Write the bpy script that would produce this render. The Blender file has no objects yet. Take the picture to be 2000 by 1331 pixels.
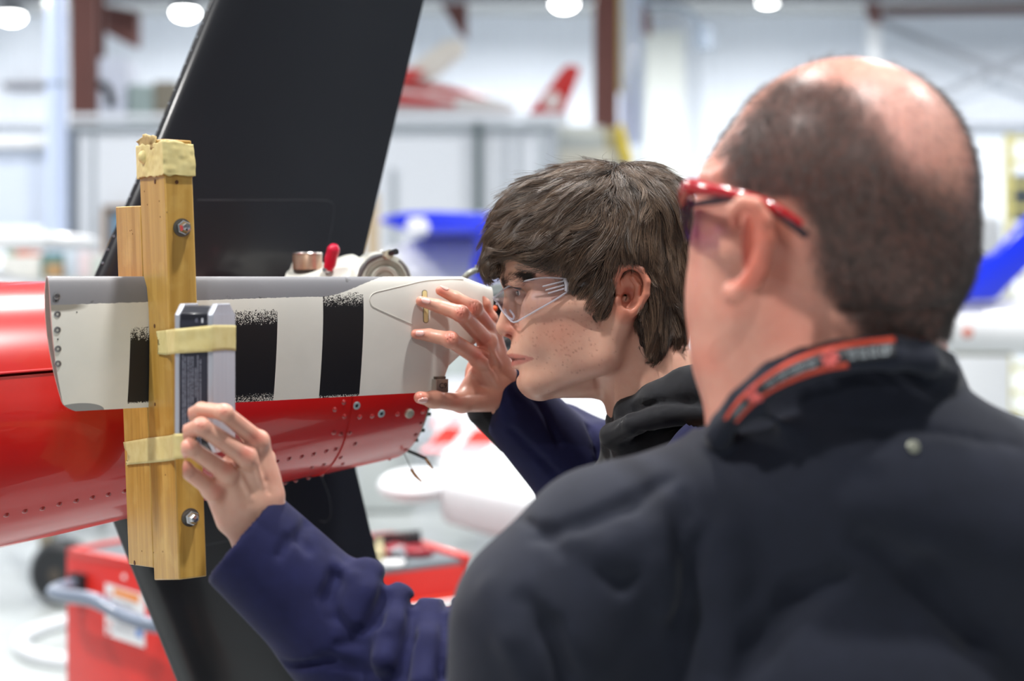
import bpy, bmesh, math, random
import numpy as np
from mathutils import Vector, Matrix
random.seed(7); rng = np.random.default_rng(7)
sc = bpy.context.scene
COL = sc.collection
F = 2777.8; YH = 545.0; ZC = 1.6

# ---------------------------------------------------------------- camera, world, lights, exposure
cam = bpy.data.cameras.new('camera'); camo = bpy.data.objects.new('camera', cam); COL.objects.link(camo)
camo.location = (0, 0, ZC); camo.rotation_euler = (math.pi/2, 0, 0)
cam.lens = 50; cam.sensor_width = 36; cam.shift_y = -(665.5-YH)/2000
cam.clip_start = .05; cam.clip_end = 200
cam.dof.use_dof = True; cam.dof.focus_distance = 1.42; cam.dof.aperture_fstop = 3.0
sc.camera = camo
sc.view_settings.view_transform = 'Standard'; sc.view_settings.look = 'None'
sc.view_settings.gamma = 1; sc.view_settings.use_curve_mapping = False
sc.view_settings.exposure = -1.6
sc.cycles.use_denoising = True
sc.cycles.max_bounces = 8; sc.cycles.transparent_max_bounces = 12
sc.cycles.sample_clamp_indirect = 6
world = bpy.data.worlds.new('world'); sc.world = world; world.use_nodes = True
wb = world.node_tree.nodes['Background']
wb.inputs[0].default_value = (0.86, 0.93, 1.0, 1); wb.inputs[1].default_value = 0.45
LAMPS = [(-3.2,-.2,6.6,1000),(1.2,.6,6.6,900),(-5.4,4.2,6.6,800),(-.6,4.0,6.6,900),(4.6,4.2,6.6,700),(-5.0,9.5,6.6,900),(3.5,10.5,6.6,700),(0,-7,6.6,800),
         (-11,22.5,6.6,2400),(-5.5,22.5,6.6,2400),(0,22.5,6.6,2400),(5.5,22.5,6.6,2400),(11,22.5,6.6,2400)]
for i, l in enumerate(LAMPS):
    L = bpy.data.lights.new('bay_light', 'AREA'); L.shape = 'DISK'; L.size = 0.36; L.energy = l[3]
    L.color = (1.0, 0.985, 0.96)
    o = bpy.data.objects.new('bay_light', L); o.location = (l[0], l[1], l[2]-.32); COL.objects.link(o)

# ---------------------------------------------------------------- helpers
def P(px, py, d):
    return np.array([(px-1000.0)/F*d, d, ZC+(YH-py)/F*d])
def U(r, d): return r*d/F

def empty(name, loc, label=None, cat=None, group=None, rz=0):
    o = bpy.data.objects.new(name, None); COL.objects.link(o)
    o.location = loc; o.rotation_euler = (0, 0, rz); o.empty_display_size = .05
    return tag(o, label, cat, group)
def tag(o, label=None, cat=None, group=None, kind=None):
    if label: o['label'] = label
    if cat: o['category'] = cat
    if group: o['group'] = group
    if kind: o['kind'] = kind
    return o
def worg(p):
    v = Vector((0, 0, 0))
    while p is not None:
        v += Vector(p.location); p = p.parent
    return v
def link(o, parent=None):
    COL.objects.link(o)
    if parent is not None: o.parent = parent
    return o
def mesh_np(name, V, Q, mat, parent=None, cols=None, smooth=True, world_space=True):
    """V (n,3) world coordinates, Q (m,4) or (m,3) faces"""
    V = np.asarray(V, dtype=np.float32); Q = np.asarray(Q, dtype=np.int32)
    if world_space and parent is not None:
        V = V-np.array(worg(parent), dtype=np.float32)
    me = bpy.data.meshes.new(name)
    k = Q.shape[1]
    me.vertices.add(len(V)); me.vertices.foreach_set('co', V.ravel())
    me.loops.add(Q.size); me.loops.foreach_set('vertex_index', Q.ravel())
    me.polygons.add(len(Q)); me.polygons.foreach_set('loop_start', np.arange(0, Q.size, k, dtype=np.int32))
    me.polygons.foreach_set('loop_total', np.full(len(Q), k, dtype=np.int32))
    me.polygons.foreach_set('use_smooth', np.full(len(Q), smooth))
    me.update(calc_edges=True)
    if cols is not None:
        a = me.color_attributes.new('Col', 'FLOAT_COLOR', 'POINT')
        c = np.ones((len(V), 4), dtype=np.float32); c[:, :cols.shape[1]] = cols
        a.data.foreach_set('color', c.ravel())
    if mat is not None: me.materials.append(mat)
    return link(bpy.data.objects.new(name, me), parent)

class MB:
    """bmesh collector, world coordinates"""
    def __init__(s): s.bm = bmesh.new(); s.uv = None
    def _tr(s, vs, M):
        if M is not None: bmesh.ops.transform(s.bm, matrix=M, verts=vs)
    def box(s, c, size, rz=0, M=None, bev=0, seg=2):
        r = bmesh.ops.create_cube(s.bm, size=1)
        vs = r['verts']
        bmesh.ops.scale(s.bm, vec=Vector(size), verts=vs)
        if bev:
            es = list({e for v in vs for e in v.link_edges})
            rr = bmesh.ops.bevel(s.bm, geom=es, offset=bev, segments=seg, affect='EDGES', profile=.5)
            vs = list({v for f in rr['faces'] for v in f.verts} | {v for v in vs if v.is_valid})
        T = Matrix.Translation(Vector(c)) @ (Matrix.Rotation(rz, 4, 'Z') if M is None else M)
        s._tr(vs, T); return s
    def cyl(s, a, b, r0, r1=None, seg=24, caps=True, bev=0):
        a = Vector(a); b = Vector(b); r1 = r0 if r1 is None else r1
        d = b-a; L = d.length
        q = Vector((0, 0, 1)).rotation_difference(d.normalized())
        rr = bmesh.ops.create_cone(s.bm, cap_ends=caps, segments=seg, radius1=r0, radius2=r1, depth=L)
        vs = rr['verts']
        if bev:
            es = [e for e in {e for v in vs for e in v.link_edges} if len(e.link_faces) == 2 and any(len(f.verts) > 4 for f in e.link_faces)]
            r2 = bmesh.ops.bevel(s.bm, geom=es, offset=bev, segments=2, affect='EDGES', profile=.5)
            vs = list({v for f in r2['faces'] for v in f.verts} | {v for v in vs if v.is_valid})
        s._tr(vs, Matrix.Translation((a+b)/2) @ q.to_matrix().to_4x4()); return s
    def sph(s, c, r, seg=24, scale=(1, 1, 1), M=None):
        rr = bmesh.ops.create_uvsphere(s.bm, u_segments=seg, v_segments=max(6, seg//2), radius=r)
        T = Matrix.Translation(Vector(c)) @ (M if M is not None else Matrix.Identity(4)) @ Matrix.Diagonal((*scale, 1))
        s._tr(rr['verts'], T); return s
    def tube(s, pts, r, seg=12, closed=False, sub=4):
        pts = [Vector(p) for p in pts]
        if sub > 1: pts = catmull(pts, sub, closed)
        n = len(pts); rs = r if hasattr(r, '__len__') else [r]*n
        if len(rs) != n: rs = list(np.interp(np.linspace(0, 1, n), np.linspace(0, 1, len(rs)), rs))
        rings = []; up = None
        for i, p in enumerate(pts):
            if closed: t = pts[(i+1) % n]-pts[i-1]
            else: t = pts[min(i+1, n-1)]-pts[max(i-1, 0)]
            t.normalize()
            if up is None: up = t.orthogonal().normalized()
            up = (up-t*up.dot(t)).normalized(); w = t.cross(up)
            rings.append([s.bm.verts.new(p+(up*math.cos(2*math.pi*k/seg)+w*math.sin(2*math.pi*k/seg))*rs[i]) for k in range(seg)])
        m = n if closed else n-1
        for i in range(m):
            A = rings[i]; B = rings[(i+1) % n]
            for k in range(seg): s.bm.faces.new((A[k], A[(k+1) % seg], B[(k+1) % seg], B[k]))
        if not closed:
            s.bm.faces.new(rings[0][::-1]); s.bm.faces.new(rings[-1])
        return s
    def prism(s, poly, vec, bev=0):
        """poly: list of 3d points, extruded along vec"""
        vec = Vector(vec)
        A = [s.bm.verts.new(Vector(p)) for p in poly]; B = [s.bm.verts.new(Vector(p)+vec) for p in poly]
        n = len(poly); fs = [s.bm.faces.new(A[::-1]), s.bm.faces.new(B)]
        for i in range(n): fs.append(s.bm.faces.new((A[i], A[(i+1) % n], B[(i+1) % n], B[i])))
        if bev:
            es = list({e for f in fs for e in f.edges})
            bmesh.ops.bevel(s.bm, geom=es, offset=bev, segments=2, affect='EDGES', profile=.5)
        return s
    def lathe(s, c, axis, prof, seg=32, caps=True):
        """prof: list of (r, h) along axis"""
        ax = Vector(axis).normalized(); u = ax.orthogonal().normalized(); w = ax.cross(u); c = Vector(c)
        rings = [[s.bm.verts.new(c+ax*h+(u*math.cos(2*math.pi*k/seg)+w*math.sin(2*math.pi*k/seg))*max(r, 1e-5)) for k in range(seg)] for r, h in prof]
        for A, B in zip(rings, rings[1:]):
            for k in range(seg): s.bm.faces.new((A[k], A[(k+1) % seg], B[(k+1) % seg], B[k]))
        if caps: s.bm.faces.new(rings[0][::-1]); s.bm.faces.new(rings[-1])
        return s
    def grid(s, G, closed_u=False):
        """G: rows of points"""
        R = [[s.bm.verts.new(Vector(p)) for p in row] for row in G]
        n = len(R[0])
        for A, B in zip(R, R[1:]):
            for k in range(n if closed_u else n-1): s.bm.faces.new((A[k], A[(k+1) % n], B[(k+1) % n], B[k]))
        return R
    def build(s, name, mat, parent=None, smooth=None, solid=0, angle=35):
        bmesh.ops.recalc_face_normals(s.bm, faces=s.bm.faces)
        me = bpy.data.meshes.new(name)
        if parent is not None:
            bmesh.ops.translate(s.bm, vec=-worg(parent), verts=s.bm.verts)
        for f in s.bm.faces: f.smooth = True
        if smooth is not True:
            ca = math.radians(angle)
            for e in s.bm.edges:
                if len(e.link_faces) == 2 and e.calc_face_angle(0) > ca: e.smooth = False
        s.bm.to_mesh(me); s.bm.free()
        me.materials.append(mat)
        o = link(bpy.data.objects.new(name, me), parent)
        if solid:
            md = o.modifiers.new('s', 'SOLIDIFY'); md.thickness = solid; md.offset = 0
        return o
def catmull(p, sub, closed=False):
    out = []; n = len(p)
    for i in range(n if closed else n-1):
        a = p[i-1] if (i > 0 or closed) else p[0]; b = p[i]; c = p[(i+1) % n]; d = p[(i+2) % n] if (closed or i+2 < n) else p[-1]
        for k in range(sub):
            t = k/sub
            out.append(.5*((2*b)+(-a+c)*t+(2*a-5*b+4*c-d)*t*t+(-a+3*b-3*c+d)*t*t*t))
    if not closed: out.append(p[-1])
    return out
def copy_at(o, parent, delta=None, loc=None):
    c = o.copy(); COL.objects.link(c); c.parent = parent
    if delta is not None: c.location = Vector(o.location)+Vector(delta)
    if loc is not None: c.location = loc
    return c

# ---------------------------------------------------------------- implicit volumes
def smin(a, b, k):
    if k <= 0: return np.minimum(a, b)
    h = np.maximum(k-np.abs(a-b), 0)/k
    return np.minimum(a, b)-h*h*k*.25
def vnoise(X, s, seed=0):
    """smooth value noise at world positions X (...,3) with cell size s"""
    r = np.random.default_rng(seed+100); T = r.random((32, 32, 32)).astype(np.float32)*2-1
    p = X/s; i = np.floor(p).astype(int); f = p-i; f = f*f*(3-2*f); i &= 31; j = (i+1) & 31
    a = 0
    for dx in (0, 1):
        for dy in (0, 1):
            for dz in (0, 1):
                w = (f[..., 0] if dx else 1-f[..., 0])*(f[..., 1] if dy else 1-f[..., 1])*(f[..., 2] if dz else 1-f[..., 2])
                a = a+w*T[(j if dx else i)[..., 0], (j if dy else i)[..., 1], (j if dz else i)[..., 2]]
    return a
class Vol:
    def __init__(s, lo, hi, h):
        s.lo = np.array(lo, dtype=np.float32); s.h = h
        s.n = np.ceil((np.array(hi)-s.lo)/h).astype(int)+1
        s.f = np.full(s.n, 0.05, dtype=np.float32)
    def _sub(s, lo, hi):
        i0 = np.clip(np.floor((np.array(lo)-s.lo)/s.h).astype(int), 0, s.n); i1 = np.clip(np.ceil((np.array(hi)-s.lo)/s.h).astype(int)+1, 0, s.n)
        sl = tuple(slice(a, b) for a, b in zip(i0, i1))
        ax = [s.lo[k]+s.h*np.arange(i0[k], i1[k], dtype=np.float32) for k in range(3)]
        return sl, ax[0][:, None, None], ax[1][None, :, None], ax[2][None, None, :]
    def _put(s, sl, d, k, sub):
        g = s.f[sl]
        if g.size == 0: return
        s.f[sl] = -smin(-g, d, k) if sub else smin(g, d, k)
    def cone(s, a, b, ra, rb=None, k=.004, sub=False):
        rb = ra if rb is None else rb; a = np.asarray(a, dtype=np.float32); b = np.asarray(b, dtype=np.float32)
        m = max(ra, rb)+k+.012
        sl, x, y, z = s._sub(np.minimum(a, b)-m, np.maximum(a, b)+m)
        ab = b-a; L = max(float(ab@ab), 1e-12)
        t = np.clip(((x-a[0])*ab[0]+(y-a[1])*ab[1]+(z-a[2])*ab[2])/L, 0, 1)
        d = np.sqrt((x-a[0]-t*ab[0])**2+(y-a[1]-t*ab[1])**2+(z-a[2]-t*ab[2])**2)-(ra+(rb-ra)*t)
        s._put(sl, d, k, sub)
    def ell(s, c, r, R=None, k=.004, sub=False):
        c = np.asarray(c, dtype=np.float32); r = np.asarray(r, dtype=np.float32); m = float(r.max())+k+.012
        sl, x, y, z = s._sub(c-m, c+m); x = x-c[0]; y = y-c[1]; z = z-c[2]
        if R is not None:
            R = np.asarray(R, dtype=np.float32)
            x, y, z = (R[0, 0]*x+R[1, 0]*y+R[2, 0]*z, R[0, 1]*x+R[1, 1]*y+R[2, 1]*z, R[0, 2]*x+R[1, 2]*y+R[2, 2]*z)
        k0 = np.sqrt((x/r[0])**2+(y/r[1])**2+(z/r[2])**2); k1 = np.sqrt((x/r[0]**2)**2+(y/r[1]**2)**2+(z/r[2]**2)**2)
        d = np.where(k1 > 1e-6, k0*(k0-1)/np.maximum(k1, 1e-6), -float(r.min()))
        s._put(sl, d, k, sub)
    def chain(s, pts, rs, k=.004, sub=False):
        for (a, b), (ra, rb) in zip(zip(pts, pts[1:]), zip(rs, rs[1:])): s.cone(a, b, ra, rb, k, sub)
    def plane_cut(s, p, n, k=.001, lo=None, hi=None):
        """removes what lies on the side n points to"""
        n = np.asarray(n, dtype=np.float32); n = n/np.linalg.norm(n)
        sl, x, y, z = s._sub(s.lo if lo is None else lo, s.lo+s.h*s.n if hi is None else hi)
        d = -((x-p[0])*n[0]+(y-p[1])*n[1]+(z-p[2])*n[2])
        s._put(sl, d+0*s.f[sl], k, True)
    def sample(s, X):
        p = (X-s.lo)/s.h; p = np.clip(p, 0, np.array(s.n)-1.001); i = p.astype(int); f = p-i; a = 0
        for dx in (0, 1):
            for dy in (0, 1):
                for dz in (0, 1):
                    w = (f[..., 0] if dx else 1-f[..., 0])*(f[..., 1] if dy else 1-f[..., 1])*(f[..., 2] if dz else 1-f[..., 2])
                    a = a+w*s.f[i[..., 0]+dx, i[..., 1]+dy, i[..., 2]+dz]
        return a
    def grad(s, X):
        e = s.h; g = np.stack([s.sample(X+np.eye(3)[k]*e)-s.sample(X-np.eye(3)[k]*e) for k in range(3)], -1)
        return g/np.maximum(np.linalg.norm(g, axis=-1, keepdims=True), 1e-9)
    def front(s, px, py, d0=None, d1=None):
        """depth of the first surface met along the pixel's ray"""
        d0 = s.lo[1] if d0 is None else d0; d1 = s.lo[1]+s.h*(s.n[1]-1) if d1 is None else d1
        d = np.arange(d0, d1, s.h*.5)
        X = np.stack([(px-1000.0)/F*d, d, ZC+(YH-py)/F*d], -1)
        ins = np.all((X >= s.lo) & (X <= s.lo+s.h*(s.n-1)), axis=-1)
        v = np.where(ins, s.sample(X), 1); j = np.argmax(v < 0)
        return d[j] if v[j] < 0 else None
    def onsurf(s, pts, r, k=.004, sub=False, depth=0, dflt=None):
        """pts: pixels laid on the visible surface; a ridge (or groove) of radius r px runs through them"""
        out = []
        for q in pts:
            d = s.front(q[0], q[1])
            if d is None: d = dflt
            if d is None: continue
            out.append(P(q[0], q[1], d+depth))
        rr = r if hasattr(r, '__len__') else [r]*len(out)
        if len(rr) != len(out): rr = list(np.interp(np.linspace(0, 1, len(out)), np.linspace(0, 1, len(rr)), rr))
        s.chain(out, rr, k, sub)
    def mesh(s):
        f = s.f; n = np.array(f.shape); neg = f < 0
        c = neg[:-1, :-1, :-1].astype(np.int8)
        for dx in (0, 1):
            for dy in (0, 1):
                for dz in (0, 1):
                    if dx or dy or dz: c = c+neg[dx:n[0]-1+dx, dy:n[1]-1+dy, dz:n[2]-1+dz]
        I = np.argwhere((c > 0) & (c < 8)); del c
        idx = np.full(n-1, -1, dtype=np.int32); idx[I[:, 0], I[:, 1], I[:, 2]] = np.arange(len(I))
        cr = {}
        for dx in (0, 1):
            for dy in (0, 1):
                for dz in (0, 1): cr[dx, dy, dz] = f[I[:, 0]+dx, I[:, 1]+dy, I[:, 2]+dz]
        S = np.zeros((len(I), 3)); N = np.zeros(len(I))
        for a in cr:
            for ax in range(3):
                if a[ax] == 0:
                    b = tuple(1 if q == ax else a[q] for q in range(3)); fa, fb = cr[a], cr[b]; m = (fa < 0) != (fb < 0)
                    t = np.where(m, fa/np.where(m, fa-fb, 1), 0); p = np.tile(np.array(a, dtype=float), (len(I), 1)); p[:, ax] += t
                    S += p*m[:, None]; N += m
        V = s.lo+s.h*(I+S/N[:, None])
        Q = []
        for ax in range(3):
            u, v = [(1, 2), (2, 0), (0, 1)][ax]
            A = neg[tuple(slice(0, n[q]-1) for q in range(3))]; sl = [slice(0, n[q]-1) for q in range(3)]; sl[ax] = slice(1, n[ax])
            B = neg[tuple(sl)]; m = A != B
            E = np.argwhere(m); E = E[(E[:, u] > 0) & (E[:, v] > 0)]
            du = np.zeros(3, int); du[u] = 1; dv = np.zeros(3, int); dv[v] = 1
            g = lambda e: idx[e[:, 0], e[:, 1], e[:, 2]]
            q = np.stack([g(E-du-dv), g(E-dv), g(E), g(E-du)], 1)
            fl = A[E[:, 0], E[:, 1], E[:, 2]]; q[~fl] = q[~fl][:, ::-1]; q = q[(q >= 0).all(1)]
            Q.append(q)
        Q = np.concatenate(Q)
        return V, Q
def relax(V, Q, it=1, w=.5):
    V = V.copy()
    for _ in range(it):
        S = np.zeros_like(V); N = np.zeros(len(V))
        for k in range(4):
            a = Q[:, k]; b = Q[:, (k+1) % 4]
            for c in range(3):
                S[:, c] += np.bincount(a, V[b, c], len(V))+np.bincount(b, V[a, c], len(V))
            N += np.bincount(a, minlength=len(V))+np.bincount(b, minlength=len(V))
        V += w*(S/np.maximum(N, 1)[:, None]-V)
    return V
def pixel(V):
    return 1000+V[:, 0]/V[:, 1]*F, YH-(V[:, 2]-ZC)/V[:, 1]*F
def sst(a, b, x):
    t = np.clip((x-a)/(b-a), 0, 1); return t*t*(3-2*t)
def mixc(A, B, t):
    return A*(1-t[:, None])+np.asarray(B)*t[:, None]

# ---------------------------------------------------------------- materials
class NT:
    def __init__(s, name):
        s.m = bpy.data.materials.new(name); s.m.use_nodes = True; s.t = s.m.node_tree; s.n = s.t.nodes
        s.b = s.n['Principled BSDF']; s.out = s.n['Material Output']
    def new(s, ty, **kw):
        n = s.n.new(ty)
        for k, v in kw.items(): setattr(n, k, v)
        return n
    def L(s, a, b): s.t.links.new(a, b)
    def val(s, op, a, b=None, clamp=False):
        n = s.new('ShaderNodeMath', operation=op, use_clamp=clamp)
        for i, x in enumerate((a, b)):
            if x is None: continue
            if hasattr(x, 'links') or hasattr(x, 'is_linked'): s.L(x, n.inputs[i])
            else: n.inputs[i].default_value = x
        return n.outputs[0]
    def mix(s, f, a, b):
        n = s.new('ShaderNodeMix', data_type='RGBA')
        for inp, x in ((n.inputs[0], f), (n.inputs[6], a), (n.inputs[7], b)):
            if hasattr(x, 'is_linked'): s.L(x, inp)
            elif isinstance(x, (int, float)): inp.default_value = x
            else: inp.default_value = (*x[:3], 1)
        return n.outputs[2]
    def noise(s, scale, detail=3, vec=None, rough=.5, out='Fac'):
        n = s.new('ShaderNodeTexNoise'); n.inputs['Scale'].default_value = scale; n.inputs['Detail'].default_value = detail
        n.inputs['Roughness'].default_value = rough
        if vec is None: vec = s.geo()
        s.L(vec, n.inputs['Vector']); return n.outputs[out]
    def geo(s):
        if not hasattr(s, '_g'): s._g = s.new('ShaderNodeTexCoord').outputs['Object']
        return s._g
    def scaled(s, v, sc_):
        n = s.new('ShaderNodeMapping'); n.inputs['Scale'].default_value = sc_; s.L(v, n.inputs['Vector']); return n.outputs[0]
    def ramp(s, f, a, b):
        n = s.new('ShaderNodeMapRange'); n.inputs[1].default_value = a; n.inputs[2].default_value = b; s.L(f, n.inputs[0]); return n.outputs[0]
    def bump(s, h, strength=.3, dist=.001):
        n = s.new('ShaderNodeBump'); n.inputs['Strength'].default_value = strength; n.inputs['Distance'].default_value = dist
        s.L(h, n.inputs['Height'])
        if s.b.inputs['Normal'].is_linked: s.L(s.b.inputs['Normal'].links[0].from_socket, n.inputs['Normal'])
        s.L(n.outputs[0], s.b.inputs['Normal'])
    def color(s, x):
        if hasattr(x, 'is_linked'): s.L(x, s.b.inputs['Base Color'])
        else: s.b.inputs['Base Color'].default_value = (*x, 1)
def lin(r, g, b):
    f = lambda c: c/255/12.92 if c/255 <= .04045 else ((c/255+.055)/1.055)**2.4
    return (f(r), f(g), f(b))
MATS = {}
def M(name, rgb=None, rough=.5, metal=0, coat=0, spec=.5, nz=0, nscale=30, bump=0, bscale=200, bdist=.0005, rvar=0):
    """plain procedural material: base colour with a little noise wear, optional bump"""
    if name in MATS: return MATS[name]
    t = NT(name); c = lin(*rgb)
    t.b.inputs['Roughness'].default_value = rough; t.b.inputs['Metallic'].default_value = metal
    t.b.inputs['Coat Weight'].default_value = coat; t.b.inputs['Coat Roughness'].default_value = .05
    t.b.inputs['Specular IOR Level'].default_value = spec
    f = t.noise(nscale, 4)
    a = max(nz, .04)
    t.color(t.mix(f, tuple(x*(1-a) for x in c), tuple(min(1, x*(1+a)) for x in c)))
    if rvar:
        r = t.ramp(t.noise(nscale*.7, 3), 0, 1); t.L(t.val('ADD', t.val('MULTIPLY', r, rvar), rough-rvar/2), t.b.inputs['Roughness'])
    if bump: t.bump(t.noise(bscale, 4), bump, bdist)
    MATS[name] = t.m; return t.m
# ================================================================ SETTING
def struct(o): o['kind'] = 'structure'; return o
def pbox(mb, x0, x1, y0, y1, d, th=.1, bev=0):
    a = P(x0, y1, d); b = P(x1, y0, d)
    return mb.box(((a[0]+b[0])/2, d+th/2, (a[2]+b[2])/2), (b[0]-a[0], th, b[2]-a[2]), bev=bev)
def pprism(mb, poly, d, th, bev=0):
    return mb.prism([P(x, y, d) for x, y in poly], (0, th, 0), bev)
def floor_material():
    t = NT('floor_epoxy'); n = t.noise(.5, 5); n2 = t.noise(3.5, 6)
    c = t.mix(n, lin(166, 172, 171), lin(198, 203, 204)); c = t.mix(t.ramp(n2, .45, .8), c, lin(158, 165, 164)); t.color(c)
    t.L(t.ramp(t.noise(2, 4), -.6, 2.2), t.b.inputs['Roughness']); t.b.inputs['Coat Weight'].default_value = .4
    t.b.inputs['Coat Roughness'].default_value = .12; return t.m
struct(MB().box((0, 7, -.1), (32, 42, .2)).build('floor', floor_material()))
def corrugated(name, mat, p0, p1, z0, z1, pitch=.3, dep=.05):
    p0 = np.array(p0); p1 = np.array(p1); L = np.linalg.norm(p1-p0); e = (p1-p0)/L; nn = np.array([e[1], -e[0]])
    pts = []
    for i in range(int(L/pitch)):
        for a, dd in ((0, 0), (.55, 0), (.65, dep), (.9, dep)): pts.append(p0+e*(i+a)*pitch+nn*dd)
    pts.append(p1); back = [p1-nn*.12, p0-nn*.12]
    return struct(MB().prism([(q[0], q[1], z0) for q in pts+back], (0, 0, z1-z0)).build(name, mat, angle=20))
wallm = M('painted_wall_panel', (214, 220, 230), .55, nz=.05, nscale=.6)
corrugated('wall_back', wallm, (-16, 28), (16, 28), 0, 6.8)
corrugated('wall_left', wallm, (-16, -14), (-16, 28), 0, 6.8, .6)
corrugated('wall_right', wallm, (16, 28), (16, -14), 0, 6.8, .6)
struct(MB().box((0, 7, 6.9), (32, 42, .2)).build('ceiling', M('ceiling_insulation', (168, 170, 172), .8, nz=.12, nscale=2)))
brown = M('red_oxide_steel', (112, 66, 60), .55, nz=.15, nscale=2)
dkbrown = M('dark_red_steel', (84, 48, 44), .6, nz=.2, nscale=2)
whitem = M('white_paint', (228, 231, 236), .45, nz=.03, nscale=2)
greyst = M('grey_strap_steel', (150, 155, 165), .6)
# roof beams and girts
def beam(name, a, b, w, h, mat):
    a = Vector(a); b = Vector(b); d = b-a; rz = math.atan2(d.y, d.x); M_ = Matrix.Rotation(rz, 4, 'Z') @ Matrix.Rotation(-math.asin(d.z/d.length), 4, 'Y')
    mb = MB(); t = .03
    for dz in (-h/2+t/2, h/2-t/2): mb.box(tuple((a+b)/2+Vector((0, 0, dz))), (d.length, w, t), M=M_)
    mb.box(tuple((a+b)/2), (d.length, t, h-2*t), M=M_)
    return struct(mb.build(name, mat))
beam('trim_1', (-15.9, 25, 6.62), (15.9, 25, 6.62), .2, .3, M('grey_roof_steel', (128, 128, 134), .6))
beam('trim_2', (-15.9, 21, 6.68), (15.9, 21, 6.68), .2, .2, dkbrown)
beam('trim_3', P(1725, 22, 26.5), P(2150, 17, 26.5), .15, .16, dkbrown)
for k, (x0, x1) in enumerate(((-30, 520), (600, 980), (1860, 2300))):
    struct(pbox(MB(), x0, x1, 241, 252, 27.7, .15).build('trim_%d' % (4+k), greyst))
# cross bracing, back right
def strap(a, b, w, d, name, lab):
    a = P(*a, d); b = P(*b, d); v = b-a; L = np.linalg.norm(v); n = np.array([-v[2], 0, v[0]])/L*w/2
    r = MB().prism([a-n, b-n, b+n, a+n], (0, .02, 0)).build(name, greyst)
    return tag(r, lab, 'brace')
strap((1722, 44), (2120, 208), .13, 27.4, 'brace_strap', 'grey diagonal bracing strap falling to the right on the back wall')
strap((1790, 205), (2130, 55), .13, 27.3, 'brace_strap', 'grey diagonal bracing strap rising to the right on the back wall')
# steel columns
def column(x0, x1, d, lab, mat, z1=6.8, name='steel_column'):
    xa = P(x0, 0, d)[0]; xb = P(x1, 0, d)[0]; w = xb-xa; c = (xa+xb)/2
    r = empty(name, (c, d, 0), lab, 'column')
    mb = MB(); f = .03
    mb.box((c, d, z1/2), (w, f, z1)); mb.box((c, d+w, z1/2), (w, f, z1)); mb.box((c, d+w/2, z1/2), (f, w-f, z1)); mb.build('flanges', mat, r)
    MB().box((c, d+w/2, .02), (w*1.5, w*1.5, .04)).build('base_plate', mat, r)
    return r
column(138, 190, 15.5, 'tall dark red steel column left of the black fin', brown)
column(1162, 1206, 18.2, 'tall dark red steel column above the younger man\'s head', brown)
r = empty('white_duct', (P(110, 0, 10)[0], 10, 0), 'tall glossy white vertical duct at the far left', 'pipe')
xa, xb = P(90, 0, 10)[0], P(131, 0, 10)[0]; rr = (xb-xa)/2; cx = (xa+xb)/2
MB().cyl((cx, 10, 1.72), (cx, 10, 6.75), rr, seg=32).build('duct_pipe', M('gloss_white', (206, 220, 250), .2, coat=.5), r)
for z in (2.95, 4.5): MB().cyl((cx, 10, z), (cx, 10, z+.03), rr*1.06, seg=32).build('joint_ring', M('duct_grey', (150, 165, 185), .4), r)
MB().cyl((cx, 10, 0), (cx, 10, 1.72), rr*.8, seg=24).build('lower_pipe', M('duct_grey', (150, 165, 185), .4), r)
o = pbox(MB(), 1212, 1254, -60, 282, 19, .25, .03).build('hanging_duct', M('gloss_white', (206, 220, 250), .2), None); tag(o, 'white square duct hanging beside the dark red column', 'duct')
o = pbox(MB(), 1206, 1213, -60, 180, 18.6, .1).build('yellow_pipe', M('dull_yellow', (196, 186, 84), .5), None); tag(o, 'thin yellow pipe running down beside the white hanging duct', 'pipe')
o = pbox(MB(), 1697, 1720, 46, 1000, 26.8, .25).build('white_column', whitem, None); tag(o, 'slim white column on the back wall behind the bald man\'s head', 'column')
o = pbox(MB(), 1262, 1336, 60, 900, 27.3, .3).build('wall_pilaster', M('beige_grey', (196, 200, 198), .7), None); tag(o, 'broad pale grey pilaster on the back wall between the two men', 'pilaster')
def haunch(pts, lab, d=26):
    r = pprism(MB(), pts, d, .25, .01).build('beam_haunch', dkbrown); tag(r, lab, 'bracket')
haunch([(198, 8), (268, 22), (268, 92), (245, 84), (200, 60)], 'dark red beam haunch near the top left beside the dark red column')
haunch([(845, -20), (912, -20), (912, 76), (896, 62)], 'dark red beam haunch at the top right of the black fin')
haunch([(1244, -20), (1268, -20), (1272, 68), (1250, 55)], 'dark red beam haunch right of the white hanging duct')
haunch([(1688, -20), (1722, -20), (1722, 46), (1704, 40)], 'dark red beam haunch above the bald man\'s head')
# high bay lamps
em = NT('lamp_glow'); em.b.inputs['Emission Color'].default_value = (1, 1, .97, 1); em.b.inputs['Emission Strength'].default_value = 60; em.color((.9, .9, .9))
lamp0 = None
for (px, py, lab) in ((22, 30, 'round lit high bay lamp at the top left corner'), (362, 22, 'round lit high bay lamp left of the black fin'),
                      (1102, 4, 'round lit high bay lamp left of the dark red column'), (1500, -6, 'round lit high bay lamp at the top edge right of the younger man')):
    d = 5.0*F/(YH-py); p = P(px, py, d)
    if lamp0 is None:
        r = lamp0 = empty('high_bay_lamp', tuple(p), lab, 'lamp', 'high bay lamps')
        MB().lathe(p, (0, 0, 1), [(.235, 0), (.235, .02), (.2, .12), (.1, .17), (.09, .2)], 28).build('reflector', M('lamp_body', (90, 92, 96), .4, .5), r)
        MB().sph(p+np.array([0, 0, -.02]), .225, 24, (1, 1, .6)).build('lens', em.m, r)
    else:
        r = lamp0.copy(); COL.objects.link(r); r.location = tuple(p); r['label'] = lab
        for ch in lamp0.children: copy_at(ch, r)
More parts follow.
